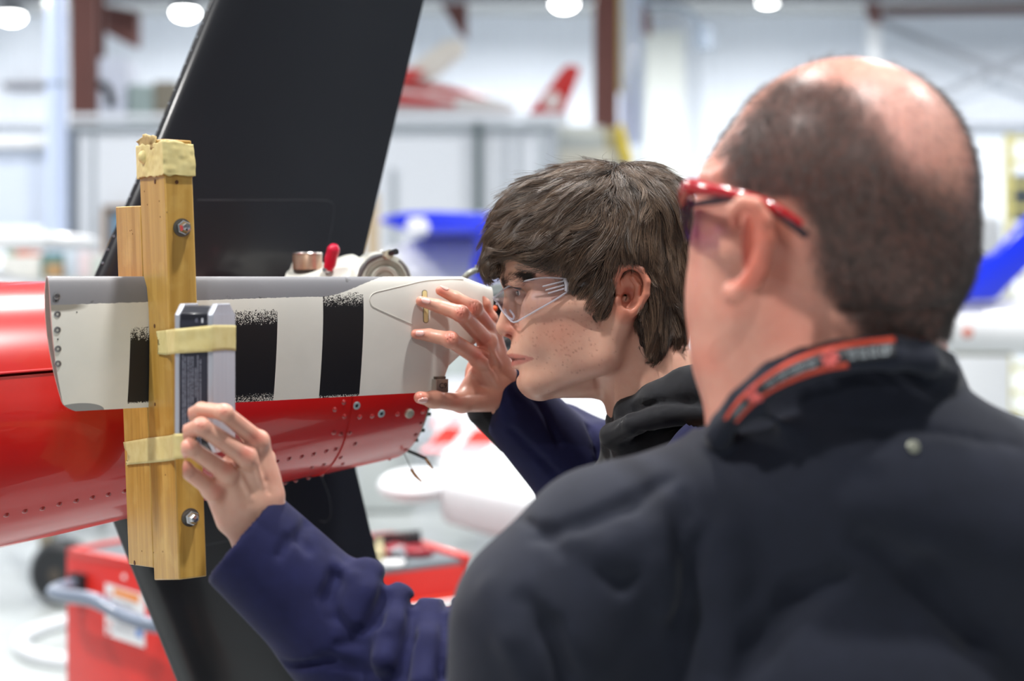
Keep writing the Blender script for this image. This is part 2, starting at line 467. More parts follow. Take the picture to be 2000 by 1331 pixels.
# cable loop and hoist, upper right
o = MB().tube([P(1250, -50, 24), P(1262, 10, 24), P(1300, 12, 24), P(1335, 18, 24), P(1360, 40, 24), P(1375, 60, 24)], .05, 8).tube([P(1372, 50, 24), P(1378, 95, 24)], .14, 8).build('hoist_hose', M('dusty_blue_grey', (112, 124, 140), .6)); tag(o, 'blurred blue grey hose and hoist hanging from the roof', 'hoist')
o = pbox(MB(), 5, 92, 160, 172, 27.7, .32).build('dark_pipe', M('dark_grey_pipe', (112, 112, 122), .6)); tag(o, 'dark grey horizontal bar on the wall left of the white duct', 'pipe')

# ---- office block with storage deck
blk = empty('office_block', (P(650, 0, 14)[0], 14, 0), 'white flat roofed office block in the middle distance', 'building')
ow = M('office_white', (224, 229, 238), .5, nz=.03, nscale=1)
a = P(140, 0, 14)[0]; b = P(1086, 0, 14)[0]; c = P(1240, 0, 14)[0]
MB().box(((a+b)/2, 15.9, 1.57), (b-a, 3.8, 3.14)).build('wall', ow, blk)
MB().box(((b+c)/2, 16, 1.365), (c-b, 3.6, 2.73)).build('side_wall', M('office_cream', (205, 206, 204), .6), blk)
MB().box(((a+b)/2, 13.96, 3.1), (b-a, .1, .07)).build('roof_edge', M('office_trim', (170, 178, 186), .5), blk)
MB().box(((a+b)/2, 13.93, 3.19), (b-a, .08, .05)).build('rail', ow, blk)
trimm = M('office_trim', (170, 178, 186), .5)
for x0, x1, y0, y1, m in ((146, 150, 250, 560, trimm), (178, 183, 250, 560, trimm), (764, 772, 330, 560, trimm), (985, 990, 262, 540, trimm), (1014, 1018, 262, 540, trimm), (1052, 1064, 250, 540, M('office_trim2', (190, 198, 206), .5))):
    pbox(MB(), x0, x1, y0, y1, 13.95, .05).build('trim_strip', m, blk)
pbox(MB(), 125, 137, 250, 475, 13.8, .1).build('dark_corner_post', M('slate', (118, 128, 148), .6), blk)  # slate coloured post at the block's left corner
pbox(MB(), 1082, 1091, 250, 640, 13.9, .12).build('corner_post', trimm, blk)
o = pbox(MB(), 926, 942, 238, 408, 13.88, .12).build('dark_drain_pipe', M('drain', (84, 98, 104), .5)); tag(o, 'dark vertical drain pipe on the white office block', 'pipe')
o = pbox(MB(), 928, 940, 408, 470, 13.9, .1).build('green_valve_pipe', M('drain_green', (70, 112, 92), .5)); tag(o, 'short green pipe below the dark drain pipe', 'pipe')
wf = empty('framed_board', P(228, 480, 13.8), 'brown framed board on the office block beside the fin', 'board')
fm = M('frame_brown', (150, 118, 84), .6)
for q in ((200, 258, 402, 410), (200, 209, 402, 500), (250, 258, 402, 500)): pbox(MB(), *q, 13.82, .1).build('frame', fm, wf)
pbox(MB(), 209, 250, 410, 500, 13.88, .04).build('panel', M('pale_blue_panel', (120, 150, 176), .4, nz=.3, nscale=4), wf)
o = pbox(MB(), 700, 800, 868, 998.5, 9.7, .4, .01).build('floor_crate', M('pale_floor_grey', (186, 192, 192), .6)); tag(o, 'low pale grey crate under the tan timber board', 'crate')
o = pbox(MB(), 716, 738, 378, 868, 9.8, .12).build('timber_post', M('tan_timber', (188, 168, 138), .6, nz=.12, nscale=6)); tag(o, 'upright tan timber board seen past the right edge of the black fin', 'board')
# things stored on the deck
def deck(y): return y
st = [(192, 246, 112, 259.5, (212, 218, 236), 'white panel leaning behind the dark red column'), (250, 300, 165, 259.5, (150, 168, 168), 'grey green crate on the office roof'), (300, 345, 158, 259.5, (128, 122, 108), 'brown grey crate on the office roof beside the fin')]
for x0, x1, y0, y1, colr, lab in st:
    o = pbox(MB(), x0, x1, y0, y1, 15, .5, .02).build('leaning_board' if x0 < 240 else 'crate', M('stored_%d' % x0, colr, .6, nz=.12, nscale=3)); tag(o, lab, 'board' if x0 < 240 else 'crate')
o = MB().tube([P(192, 165, 14.97), P(206, 170, 14.96), P(215, 190, 14.96), P(216, 208, 14.97)], .045, 8).build('black_hose', M('black_rubber', (30, 32, 36), .5)); tag(o, 'short black hose hooked over the white leaning panel', 'hose')
i = 0
for x0, x1, y0, y1, colr, lab in ((1088, 1180, 246, 269, (196, 200, 196), 'pale grey tray on top of the stack under the dark red column'), (1092, 1182, 269, 291, (176, 182, 182), 'darker grey tray in the middle of the stack under the dark red column'),
                                  (1088, 1218, 291, 325, (206, 204, 194), 'cream tray at the bottom of the stack above the younger man\'s hair'), (1184, 1216, 250, 291, (190, 180, 140), 'tan box right of the grey trays')):
    o = pbox(MB(), x0, x1, y0, y1, 14.3, .5, .01).build('storage_tray' if i < 3 else 'storage_box', M('tray_%d' % i, colr, .6, nz=.08, nscale=3)); tag(o, lab, 'tray' if i < 3 else 'box'); i += 1
o = pprism(MB(), [(1206, 246), (1216, 240), (1238, 318), (1222, 324), (1212, 290)], 14.16, .12, .01).build('yellow_strap', M('strap_yellow', (222, 196, 20), .5)); tag(o, 'bright yellow cover hanging above the younger man\'s hair', 'cover')
# red and white aircraft on the deck
air = empty('stored_aircraft', P(850, 232, 15), 'red and white aircraft parts stored on the office roof right of the fin', 'aircraft')
def loft(sts, nseg=28, cut=None):
    """sts: (point, ry, rz) rings facing x"""
    V = []; Q = []
    for (c, rx, rz) in sts:
        for k in range(nseg):
            a = 2*math.pi*k/nseg; V.append((c[0], c[1]+rx*math.cos(a), c[2]+rz*math.sin(a)))
    for i in range(len(sts)-1):
        for k in range(nseg):
            A = i*nseg+k; B = i*nseg+(k+1) % nseg; Q.append((A, B, B+nseg, A+nseg))
    return np.array(V), np.array(Q)
def vcol_mat(name, rough=.4, coat=0):
    t = NT(name); n = t.new('ShaderNodeVertexColor'); n.layer_name = 'Col'; t.L(n.outputs[0], t.b.inputs['Base Color'])
    t.b.inputs['Roughness'].default_value = rough; t.b.inputs['Coat Weight'].default_value = coat; return t.m
sts = []
for px in np.linspace(640, 1005, 60):
    t = (px-640)/372; cy = 168+48*t; hh = 62*(1-t)**.8+5; sts.append((P(px, cy, 15.4), U(hh*1.1, 15.4), U(hh, 15.4)))
V, Q = loft(sts, 64)
px, py = pixel(V); c = np.tile(np.array(lin(226, 224, 224)), (len(V), 1)); red = np.array(lin(196, 34, 34))
up = (py > 158+(px-780)*.13) & (py < 173+(px-780)*.13+(px > 900)*(px-900)*-.02) & (px < 955); lo = (py > 181+(px-780)*.15) & (py < 207+(px-780)*.02) & (px < 890)
c[up | lo] = red
mesh_np('fuselage', V, Q, vcol_mat('stored_aircraft_paint'), air, c)
pprism(MB(), [(768, 168), (800, 128), (868, 78), (896, 76), (908, 88), (906, 104), (850, 150)], 15.1, .16, .03).build('wing_tip', M('aircraft_cream', (226, 220, 212), .4), air)
pprism(MB(), [(760, 168), (792, 133), (830, 138), (812, 158), (790, 162)], 15.05, .05).build('red_root_band', M('aircraft_red', (196, 34, 34), .35), air)
MB().box(P(860, 246, 15.3), (1.5, .5, .18)).build('cradle', M('office_white', (224, 229, 238)), air)
tf = empty('red_tail_fin', P(1080, 226, 15), 'upright red aircraft tail fin with a white flower emblem', 'tail fin')
pprism(MB(), [(1030, 222), (1102, 129), (1114, 125), (1134, 131), (1133, 140), (1102, 222)], 15, .12, .02).build('fin_panel', M('aircraft_red', (196, 34, 34), .35), tf)
mb = MB(); c0 = P(1079, 197, 14.99)
for k in range(10):
    a = 2*math.pi*k/10; mb.sph(c0+np.array([math.cos(a)*.077, 0, math.sin(a)*.077]), .03, 10, (1, .3, 1))
mb.sph(c0, .055, 16, (1, .2, 1)); mb.build('flower_emblem', M('emblem_white', (222, 206, 206), .5), tf)
pbox(MB(), 1024, 1110, 222, 260, 15, .3).build('stand', ow, tf)

# ---- blue winged aircraft, middle distance
ba = empty('blue_wing_aircraft', (P(850, 0, 8)[0], 8.4, 0), 'white high wing aircraft with a bright blue wing behind the gearbox', 'aircraft')
bl = M('aircraft_blue', (22, 50, 228), .35, coat=.3); aw = M('aircraft_white', (232, 234, 238), .35, coat=.3)
pprism(MB(), [(736, 433), (748, 423), (790, 415), (850, 413), (1060, 420), (1060, 452), (820, 452), (775, 443)], 8, 1.3, .03).build('wing', bl, ba)
pprism(MB(), [(792, 440), (800, 426), (828, 426), (838, 438), (838, 454), (800, 455)], 7.97, .06, .01).build('wing_fairing', aw, ba)
sts = [(P(px, 560+.0*px, 9.2), U(hh, 9.2), U(hh, 9.2)) for px, hh in ((700, 8), (720, 40), (760, 72), (820, 96), (880, 104), (960, 104), (1100, 96), (1300, 60), (1320, 10))]
V, Q = loft(sts, 32); mesh_np('fuselage', V, Q, M('aircraft_white', (232, 234, 238)), ba)
MB().tube([P(936, 452, 8.3), P(940, 560, 8.6)], .03, 10, sub=1).build('wing_strut', M('aircraft_blue', (22, 50, 228)), ba)
pprism(MB(), [(918, 540), (925, 500), (948, 500), (962, 545)], 8.25, .05).build('blue_stripe', bl, ba)
for x in (1010, 1130):
    MB().tube([P(x, 620, 9), P(x-10, 930, 9)], .04, 8, sub=1).build('gear_leg', aw, ba)
    q = P(x-10, 0, 9); MB().lathe((q[0]-.06, 9, .18), (1, 0, 0), [(.1, 0), (.17, .01), (.18, .06), (.17, .11), (.1, .12)], 24).build('wheel', M('black_rubber', (30, 32, 36)), ba)
o = pbox(MB(), 860, 925, 470, 903.4, 12.4, .4, .02).build('storage_cabinet', M('pale_grey_green', (205, 214, 214), .5, nz=.06, nscale=2)); tag(o, 'pale grey cabinet below the blue wing', 'cabinet')
o = pbox(MB(), 740, 800, 500, 909, 12.2, .4, .02).build('white_crate', whitem); tag(o, 'white crate against the office block below the wing tip', 'crate')
for o_ in (o,): pass

# ---- left background: workbench, boxes, aircraft
bench = empty('workbench', (P(60, 0, 9)[0], 9, 0), 'cluttered pale workbench far left above the red tail boom', 'workbench')
zt = P(0, 545, 9)[2]
pbox(MB(), -250, 205, 543, 553, 9, .7).build('bench_top', M('bench_pale', (206, 208, 206), .5), bench)
for x in (-240, 190): pbox(MB(), x, x+12, 553, 1030, 9.3, .06).build('leg', M('bench_leg', (120, 124, 130), .5), bench)
bx = [(0, 78, 500, 543, (222, 222, 218), 'cream box at the far left of the workbench'), (30, 52, 490, 500, (214, 106, 74), 'small orange box lying on the cream box'), (10, 30, 488, 500, (150, 176, 150), 'small pale green box on the cream box'),
      (80, 122, 495, 543, (74, 120, 118), 'teal box on the workbench'), (88, 118, 515, 543, (176, 140, 96), 'tan tin in front of the teal box'), (125, 150, 485, 543, (196, 208, 220), 'pale blue jug shaped box beside the teal box'),
      (152, 176, 492, 543, (222, 206, 210), 'pinkish white box at the right of the workbench'), (178, 198, 500, 543, (198, 206, 200), 'pale green grey box nearest the fin on the workbench')]
for i, (x0, x1, y0, y1, cc, lab) in enumerate(bx):
    o = pbox(MB(), x0, x1, y0, y1, 9.1 if i != 4 else 9.02, .3 if i != 4 else .06, .01).build('storage_tin' if i == 4 else 'storage_box', M('benchbox_%d' % i, cc, .6, nz=.15, nscale=8)); tag(o, lab, 'tin' if i == 4 else 'box')
sh = NT('pale_blue_sheet'); f = sh.noise(1.6, 4); f2 = sh.noise(3.2, 5)
sh.color(sh.mix(sh.ramp(f2, .58, .75), sh.mix(f, lin(190, 204, 228), lin(216, 224, 240)), lin(150, 160, 178))); sh.b.inputs['Roughness'].default_value = .35
r = empty('display_panel', (P(40, 0, 11)[0], 11, 0), 'pale blue display panel behind the white duct', 'panel')
pbox(MB(), -120, 92, 292, 442, 11, .05).build('sheet', sh.m, r)
for x in (-110, 84): pbox(MB(), x, x+6, 292, 960, 11.05, .05).build('leg', trimm, r)
pbox(MB(), -120, 96, 268, 290, 10.95, .12, .02).build('header_rail', whitem, r)
la = empty('parked_aircraft', (P(60, 0, 7.3)[0], 7.3, 0), 'white parked aircraft with one black wheel behind the red tail boom', 'aircraft')
pprism(MB(), [(-300, 452), (60, 450), (92, 458), (96, 470), (80, 480), (-300, 488)], 7.6, 1.0, .03).build('wing', aw, la)
V, Q = loft([(P(px, 640, 7.9), U(hh, 7.9), U(hh, 7.9)) for px, hh in ((-420, 20), (-380, 90), (-250, 120), (0, 110), (160, 70), (230, 15))], 32); mesh_np('fuselage', V, Q, aw, la)
MB().tube([P(-60, 480, 8), P(-40, 640, 7.9)], .03, 8, sub=1).build('wing_strut', aw, la)
MB().tube([P(70, 700, 7.7), P(90, 1040, 7.2), P(108, 1125, 7.12)], [.05, .04, .03], 10).build('gear_leg', M('gear_olive', (118, 110, 92), .5), la)
w = MB().lathe(P(110, 1123, 6.93)-np.array([.0, 0, 0]), (.25, 1, 0), [(.09, .0), (.13, -.01), (.16, .02), (.168, .06), (.16, .1), (.13, .13), (.09, .12)], 36).build('wheel', M('black_rubber', (30, 32, 36)), la)
MB().lathe(P(110, 1123, 6.95), (.25, 1, 0), [(.02, -.02), (.03, -.02), (.05, .0), (.09, .005), (.1, .02)], 24).build('wheel_hub', M('hub_dark', (74, 66, 58), .5), w)
o = MB().tube([(-1.72+.42*math.cos(a), 6.25+.42*math.sin(a), .03) for a in np.linspace(0, 2*math.pi, 24, endpoint=False)], .03, 10, closed=True, sub=3).build('floor_hoop', whitem); tag(o, 'white hoop lying on the floor behind the red tool cart', 'hoop')

# ---- white aircraft to the right (wing seen from above)
ra = empty('low_wing_aircraft', (1.2, 5.6, 0), 'white low wing aircraft with red checks on its wing and a blue tail', 'aircraft')
zw = 1.05
def wp(px, py, z=zw):
    d = (ZC-z)*F/(py-YH); return P(px, py, d)
pts = [wp(862, 940), wp(1085, 988), wp(1300, 1040), wp(1500, 1090), P(1500, 0, 8)*[1, 1, 0]+[0, 0, zw], P(866, 0, 8)*[1, 1, 0]+[0, 0, zw], wp(842, 800)]
MB().prism([q-np.array([0, 0, .12]) for q in pts], (0, 0, .12), .03).build('wing', M('wing_white', (206, 209, 213), .55), ra)
a = P(800, 938, 3.95); MB().sph((P(808, 0, 3.95)[0], 4.0, zw-.03), .1, 28, (1.05, 1.6, .45)).build('wing_tip_fairing', aw, ra)
rd = M('check_red', (206, 26, 4), .7, spec=.2); pk = M('check_pink', (222, 140, 146), .7)
def decal(poly, mat, nm): MB().prism([wp(x, y) for x, y in poly], (0, 0, .002)).build(nm, mat, ra)
decal([(839, 868), (866, 836), (907, 836), (884, 868)], rd, 'red_check'); decal([(903, 868), (927, 840), (975, 840), (962, 868)], rd, 'red_check')
decal([(868, 832), (880, 816), (905, 816), (896, 832)], pk, 'pink_check'); decal([(852, 816), (866, 816), (850, 835), (842, 835)], pk, 'pink_check'); decal([(820, 884), (836, 871), (880, 871), (866, 884)], pk, 'pink_check'); decal([(884, 888), (900, 871), (958, 871), (940, 888)], pk, 'pink_check')
V, Q = loft([(P(px, py, 6), U(hh*1.2, 6), U(hh, 6)) for px, py, hh in ((1200, 690, 10), (1240, 680, 90), (1400, 660, 150), (1600, 640, 120), (1830, 636, 52), (2000, 640, 56), (2300, 640, 44), (2350, 640, 8))], 36)
mesh_np('fuselage', V, Q, aw, ra)
pprism(MB(), [(1868, 522), (1925, 518), (1950, 495), (2030, 405), (2100, 360), (2110, 430), (2010, 520), (1948, 587), (1866, 588)], 5.85, .1, .02).build('blue_tail', M('aircraft_blue', (22, 50, 228)), ra)
pprism(MB(), [(1888, 518), (1892, 492), (1905, 486), (1922, 498), (1930, 518)], 5.95, .08, .01).build('black_hinge', M('black_rubber', (30, 32, 36)), ra)
pbox(MB(), 1868, 1975, 689, 696, 5.55, .05).build('belly_seam', M('seam_dark', (110, 112, 104), .6), ra)
MB().sph(P(1890, 650, 5.68), .022, 14, (1, .4, 1)).build('tail_marker', M('marker_orange', (190, 96, 74), .5), ra)
for x in (1340, 1560, 2080):
    q = P(x, 0, 6); MB().cyl((q[0], 6, .2), (q[0], 6, 1.3), .03).build('gear_leg', aw, ra)
    MB().lathe((q[0]-.06, 6, .19), (1, 0, 0), [(.1, 0), (.17, .01), (.19, .06), (.17, .11), (.1, .12)], 24).build('wheel', M('black_rubber', (30, 32, 36)), ra)
MB().cyl((.4, 6.3, 0), (.4, 6.3, .94), .03).build('wing_stand', trimm, ra)
lad = empty('step_ladder', (P(1990, 0, 12)[0], 12, 0), 'pale yellow ladder frame at the right edge beside the bald man', 'ladder')
ym = M('ladder_yellow', (214, 204, 130), .5)
for x in (1966, 2060): pbox(MB(), x, x+13, 262, 960, 12, .06).build('rail', ym, lad)
for y in range(266, 900, 45): pbox(MB(), 1966, 2073, y, y+10, 12.02, .04).build('rung', ym, lad)
o = pbox(MB(), 1984, 2050, 340, 430, 12.5, .3, .02).build('dark_cabinet', M('cab_dark', (70, 80, 92), .5, nz=.3, nscale=6)); tag(o, 'dark box seen through the ladder frame', 'box')
o = pbox(MB(), 1880, 1962, 420, 500, 9.5, .5, .06).build('wrapped_bundle', M('plastic_wrap', (205, 208, 214), .3, nz=.15, nscale=12, bump=.6, bscale=20, bdist=.02)); tag(o, 'wrapped translucent white bundle right of the bald man\'s head', 'bundle')
o2 = pbox(MB(), 1870, 1975, 500, 1012.5, 9.5, .5, .02).build('storage_rack', whitem); tag(o2, 'white rack carrying the wrapped bundle', 'rack')

# ---- red tool carts
zc_ = .93
cred = M('cart_red', (206, 42, 34), .35, coat=.3, nz=.06, nscale=3); cgrey = M('cart_mat', (104, 110, 116), .8, nz=.08, spec=.2); cwhite = M('cart_white', (225, 225, 228), .4)
def make_cart(cn, e1, e2, L1, L2, lab, first=.058):
    cart = empty('tool_cart', (cn+e1*L1/2+e2*L2/2)*[1, 1, 0], lab, 'tool cart')
    def cp(a, b, z): return tuple(cn+e1*a+e2*b+np.array([0, 0, z-zc_]))
    def cprism(mb, a0, a1, b0, b1, z0, z1, bev=0): return mb.prism([cp(a0, b0, z0), cp(a1, b0, z0), cp(a1, b1, z0), cp(a0, b1, z0)], (0, 0, z1-z0), bev)
    cprism(MB(), .004, L1, .0, L2, .14, .925, .004).build('cabinet_body', cred, cart)
    cprism(MB(), .006, L1-.012, .022, L2-.022, .924, .936).build('top_mat', cgrey, cart)
    for q in ((0, L1, 0, .02), (0, L1, L2-.02, L2), (L1-.012, L1, 0, L2)): cprism(MB(), q[0], q[1], q[2], q[3], .925, .945, .002).build('top_rim', cred, cart)
    zz = .925-first
    for k, h in enumerate((.10, .10, .12, .16, .2)):
        dr = cprism(MB(), -.012, .003, .03, L2-.03, zz-h, zz-.008, .003).build('drawer', M('drawer_red', (196, 46, 20), .35, coat=.3), cart)
        cprism(MB(), -.028, -.011, .035, L2-.045, zz-.034, zz-.016, .003).build('handle', cwhite, dr); zz -= h
    for a in (.06, L1-.06):
        for b in (.06, L2-.06):
            q = cp(a, b, .07); MB().cyl((q[0]-.015, q[1], .06), (q[0]+.015, q[1], .06), .06, seg=20).cyl((q[0], q[1], .1), (q[0], q[1], .15), .012).build('caster', M('black_rubber', (30, 32, 36)), cart)
    return cart
rc = wp(920, 1097, zc_); f2 = np.array([.833, .553, 0]); f1 = np.array([-.553, .833, 0])
cartb = make_cart(rc-f2*.36, f1, f2, .38, .36, 'red tool cart with tools on its grey mat, right of the black fin')
cl = wp(129, 1083, zc_); cn = wp(350, 1127, zc_); e1 = cl-cn; L1 = np.linalg.norm(e1); e1 /= L1; e2 = np.array([-e1[1], e1[0], 0]); e2 = e2 if e2[0] > 0 else -e2
cart = make_cart(cn, e1, e2, L1, .27, 'red tool cart with a grey push handle and warning label, left of the black fin')
# side face is the plane b=0 of this frame, facing the camera's left
sn = -e2
def on_side(px, py, off=.0):
    r_ = P(px, py, 1)-np.array([0, 0, ZC]); t = ((cn+sn*off-np.array([0, 0, ZC])) @ sn)/(r_ @ sn); return r_*t+np.array([0, 0, ZC])
hm = M('handle_grey', (108, 118, 136), .35, coat=.3)
MB().tube([on_side(150, 1142, .0), on_side(128, 1146, .05), on_side(104, 1156, .09), on_side(120, 1164, .11), on_side(180, 1172, .12), on_side(235, 1200, .12), on_side(275, 1216, .12), on_side(310, 1224, .09), on_side(325, 1226, .04), on_side(328, 1226, 0)], .0165, 14).build('push_handle', hm, cart)
MB().box(on_side(152, 1142, .008), (.05, .02, .05), rz=math.atan2(e1[1], e1[0])).build('handle_mount', M('black_rubber', (30, 32, 36)), cart)
lb = MB().prism([on_side(x, y, .001) for x, y in ((206, 1139), (283, 1163), (283, 1266), (206, 1240))], tuple(sn*.001)).build('warning_label', cwhite, cart)
MB().prism([on_side(x, y, .0025) for x, y in ((222, 1149), (272, 1164), (272, 1180), (222, 1162))], tuple(sn*.0005)).build('orange_band', M('label_orange', (226, 132, 40), .5), lb)
MB().prism([on_side(x, y, .0025) for x, y in ((266, 1228), (278, 1232), (278, 1248), (266, 1244))], tuple(sn*.0005)).build('blue_mark', M('label_blue', (70, 120, 190), .5), lb)
mb = MB()
for k in range(9):
    y0 = 1172+k*7; mb.prism([on_side(x, y+(.28*(x-222)), .0025) for x, y in ((222, y0), (262, y0), (262, y0+2.4), (222, y0+2.4))], tuple(sn*.0004))
mb.build('text_lines', M('label_text', (150, 155, 165), .5), lb)
for q in ((209, 1160), (209, 1215), (209, 1232)): MB().prism([on_side(x+q[0], y+q[1], .0025) for x, y in ((0, 0), (8, 2), (8, 10), (0, 8))], tuple(sn*.0004)).build('red_mark', M('label_red', (200, 90, 90), .5), lb)
MB().cyl(on_side(243, 1127, 0), on_side(243, 1127, .002), .006).build('white_dot', cwhite, cart)
# tools lying on the cart
tr = M('tool_red', (150, 20, 40), .35, coat=.3); ts = M('tool_steel', (130, 132, 138), .3, 1)
def top(px, py, dz=0): return wp(px, py, .936+dz)
def plier(a, b, lab):
    a = np.array(a); b = np.array(b); v = b-a; n = np.array([-v[1], v[0], 0]); n /= np.linalg.norm(n)
    r = empty('pliers', tuple((a+b)/2), lab, 'pliers', 'red handled pliers on the cart')
    for s_ in (1, -1): MB().tube([a+n*.03*s_+[0, 0, .012], a+v*.3+n*.028*s_+[0, 0, .012], a+v*.6+n*.008*s_+[0, 0, .012]], [.009, .011, .008], 10).build('handle', tr, r)
    MB().tube([a+v*.6+[0, 0, .012], a+v*.75+[0, 0, .012], b+[0, 0, .012]], [.014, .016, .005], 10).build('jaw', ts, r)
plier(top(832, 1084), top(760, 1092), 'dark red handled pliers at the right end of the tools on the cart')
plier(top(735, 1083), top(792, 1098), 'dark red handled pliers nearest the black fin on the cart')
plier(top(800, 1076), top(740, 1074), 'dark red handled pliers furthest back among the tools')
r = empty('socket_rail', tuple(top(790, 1076)), 'black rail of upright sockets at the back of the cart top', 'socket rail')
a = top(728, 1080); b = top(822, 1070); MB().tube([a+[0, 0, .006], b+[0, 0, .006]], .008, 8, sub=1).build('rail', M('black_rubber', (30, 32, 36)), r)
s0 = None
for k in range(12):
    q = a+(b-a)*(k+.5)/12
    if s0 is None: s0 = MB().lathe(q+[0, 0, .008], (0, 0, 1), [(.006, 0), (.006, .02), (.0045, .022), (.0045, .035)], 12).build('socket', M('socket_dark', (58, 56, 60), .35, .8), r); q0 = q
    else: copy_at(s0, r, q-q0)
o = MB().lathe(top(768, 1105), (0, 0, 1), [(.026, 0), (.028, .003), (.026, .010), (.016, .012), (.004, .012)], 28).build('white_saucer', cwhite); tag(o, 'small round white dish on the grey mat of the right tool cart', 'dish')
o = MB().lathe(top(741, 1096), (0, 0, 1), [(.012, 0), (.013, .03), (.008, .034), (.008, .05)], 16).build('cream_bottle', M('cream_plastic', (226, 214, 170), .4)); tag(o, 'tiny cream bottle beside the small white dish', 'bottle')
o = MB().prism([wp(x, y, .936) for x, y in ((724, 1067), (774, 1060), (780, 1066), (728, 1074))], (0, 0, .012), .003).build('red_tray', M('tray_red_pale', (210, 96, 84), .5)); tag(o, 'pale red tray at the back left of the cart top', 'tray')
# ================================================================ HELICOPTER TAIL
A3 = P(100, 545, 1.30); B3 = P(905, 545, 1.56)
es = (B3-A3); es /= np.linalg.norm(es); en = np.array([es[1], -es[0], 0.]); ez = np.array([0, 0, 1.])
A3[2] = P(0, 540, 1.30)[2]
def s_at(px, n=0.0):
    """distance along the blade at which the plane offset n (towards the camera) is seen at column px"""
    k = (px-1000)/F; o = A3+en*n
    return (k*o[1]-o[0])/(es[0]-k*es[1])
def c_at(px, py, n=0.0):
    s = s_at(px, n); q = A3+en*n+es*s; return A3[2]-(ZC+(YH-py)/F*q[1])
CH = .1255; TH = .019; NM = -.0088     # chord, thickness, mid plane offset
def foil(x):
    x = np.clip(x, 0, 1); return TH/2*1.02*(.2969*np.sqrt(x)-.126*x-.3516*x**2+.2843*x**3-.1015*x**4)/.06*.5*2*.5*2
def foil(x):
    x = np.clip(x, 0, 1); return TH*5*(.2969*np.sqrt(x)-.126*x-.3516*x**2+.2843*x**3-.1036*x**4)
def bpt(s, c, side=1, off=0.0):
    return A3+es*s-ez*c+en*(NM+side*foil(c/CH)+off*side)
def bfront(px, py, off=.0004):
    """point on the blade's camera side seen at a pixel"""
    n = .0
    for _ in range(12):
        s = s_at(px, n); c = c_at(px, py, n); n = NM+foil(c/CH)
    return bpt(s, c, 1, off), s, c
S0 = s_at(86); 
def sp(px): return s_at(px, .0)
def cc(px, py): return c_at(px, py, .0)
def smooth_s(px, py): return bfront(px, py)[1:]
# blade outline at stations: top and bottom c for every s
s_rt = [smooth_s(x, 600)[0] for x in (868, 885, 905, 930, 962)]
s_tp = [smooth_s(905, 545)[0], smooth_s(962, 566)[0]]
def c_bot(s): return float(np.interp(s, [s_rt[0]-.004, s_rt[0]+.003, s_rt[1], s_rt[2], s_rt[3], s_rt[4]], [CH, CH*.94, CH*.78, CH*.70, CH*.62, CH*.5]))
def c_top(s): return float(np.interp(s, [s_tp[0], s_tp[1]], [0, .0115]))
t = NT('blade_paint'); uv = t.new('ShaderNodeUVMap'); uv.uv_map = 'UVMap'; sep = t.new('ShaderNodeSeparateXYZ'); t.L(uv.outputs[0], sep.inputs[0])
S_, C_ = sep.outputs[0], sep.outputs[1]
spk = t.noise(800, 2, vec=uv.outputs[0], rough=.6); edge = t.noise(260, 3, vec=uv.outputs[0]); soft = t.noise(14, 4, vec=uv.outputs[0])
dirt = t.ramp(soft, .3, .75)
cream = t.mix(dirt, lin(230, 228, 220), lin(216, 215, 208))
vor = t.new('ShaderNodeTexVoronoi'); vor.inputs['Scale'].default_value = 1500; t.L(uv.outputs[0], vor.inputs['Vector']); sx_ = t.new('ShaderNodeSeparateColor'); t.L(vor.outputs['Color'], sx_.inputs[0]); VR = t.val('POWER', sx_.outputs[0], 1.6)
def stripe(px0, px1, y0, y1, w0, w1):
    s0, c0 = smooth_s(px0, y0); s1, _ = smooth_s(px1, y0); _, c1 = smooth_s((px0+px1)/2, y1)
    m = t.val('MULTIPLY', t.val('GREATER_THAN', S_, s0), t.val('LESS_THAN', S_, s1))
    a = t.val('ADD', t.val('DIVIDE', t.val('SUBTRACT', C_, c0), w0), t.val('MULTIPLY', t.val('SUBTRACT', edge, .5), .8))
    b = t.val('DIVIDE', t.val('SUBTRACT', c1, C_), w1)
    # speckled fade: the denser the paint the fewer pale dots
    th = VR
    ma = t.val('GREATER_THAN', a, t.val('MULTIPLY', th, 1.0)); mb_ = t.val('GREATER_THAN', b, t.val('MULTIPLY', th, 1.0))
    return t.val('MULTIPLY', m, t.val('MULTIPLY', ma, mb_))
k1 = stripe(255, 330, 640, 787, .014, .002); k2 = stripe(420, 542, 606, 792, .016, .012); k3 = stripe(630, 709, 573, 776, .014, .003)
blk_ = t.val('MAXIMUM', t.val('MAXIMUM', k1, k2), k3)
col = t.mix(blk_, cream, lin(19, 20, 23))
# grey leading edge strip
sA, cA = smooth_s(110, 596); sB, cB = smooth_s(600, 580); sC, _ = smooth_s(690, 560); sD, cD = smooth_s(752, 545)
line = t.new('ShaderNodeMapRange'); line.inputs[1].default_value = sA; line.inputs[2].default_value = sB; line.inputs[3].default_value = cA; line.inputs[4].default_value = cB; t.L(S_, line.inputs[0])
cur = t.new('ShaderNodeMapRange', interpolation_type='SMOOTHSTEP'); cur.inputs[1].default_value = smooth_s(625, 575)[0]; cur.inputs[2].default_value = sD+.012; cur.inputs[3].default_value = 0; cur.inputs[4].default_value = cB+.001; t.L(S_, cur.inputs[0])
lim = t.val('SUBTRACT', t.val('SUBTRACT', line.outputs[0], cur.outputs[0]), t.val('MULTIPLY', t.val('SUBTRACT', edge, .5), .0016))
grey = t.val('LESS_THAN', C_, lim)
sr, _ = smooth_s(760, 545); grey = t.val('MULTIPLY', grey, t.val('LESS_THAN', S_, sr))
gcol = t.mix(t.ramp(t.noise(60, 3, vec=uv.outputs[0]), .66, .72), lin(128, 128, 133), lin(96, 96, 98))
col = t.mix(grey, col, gcol)
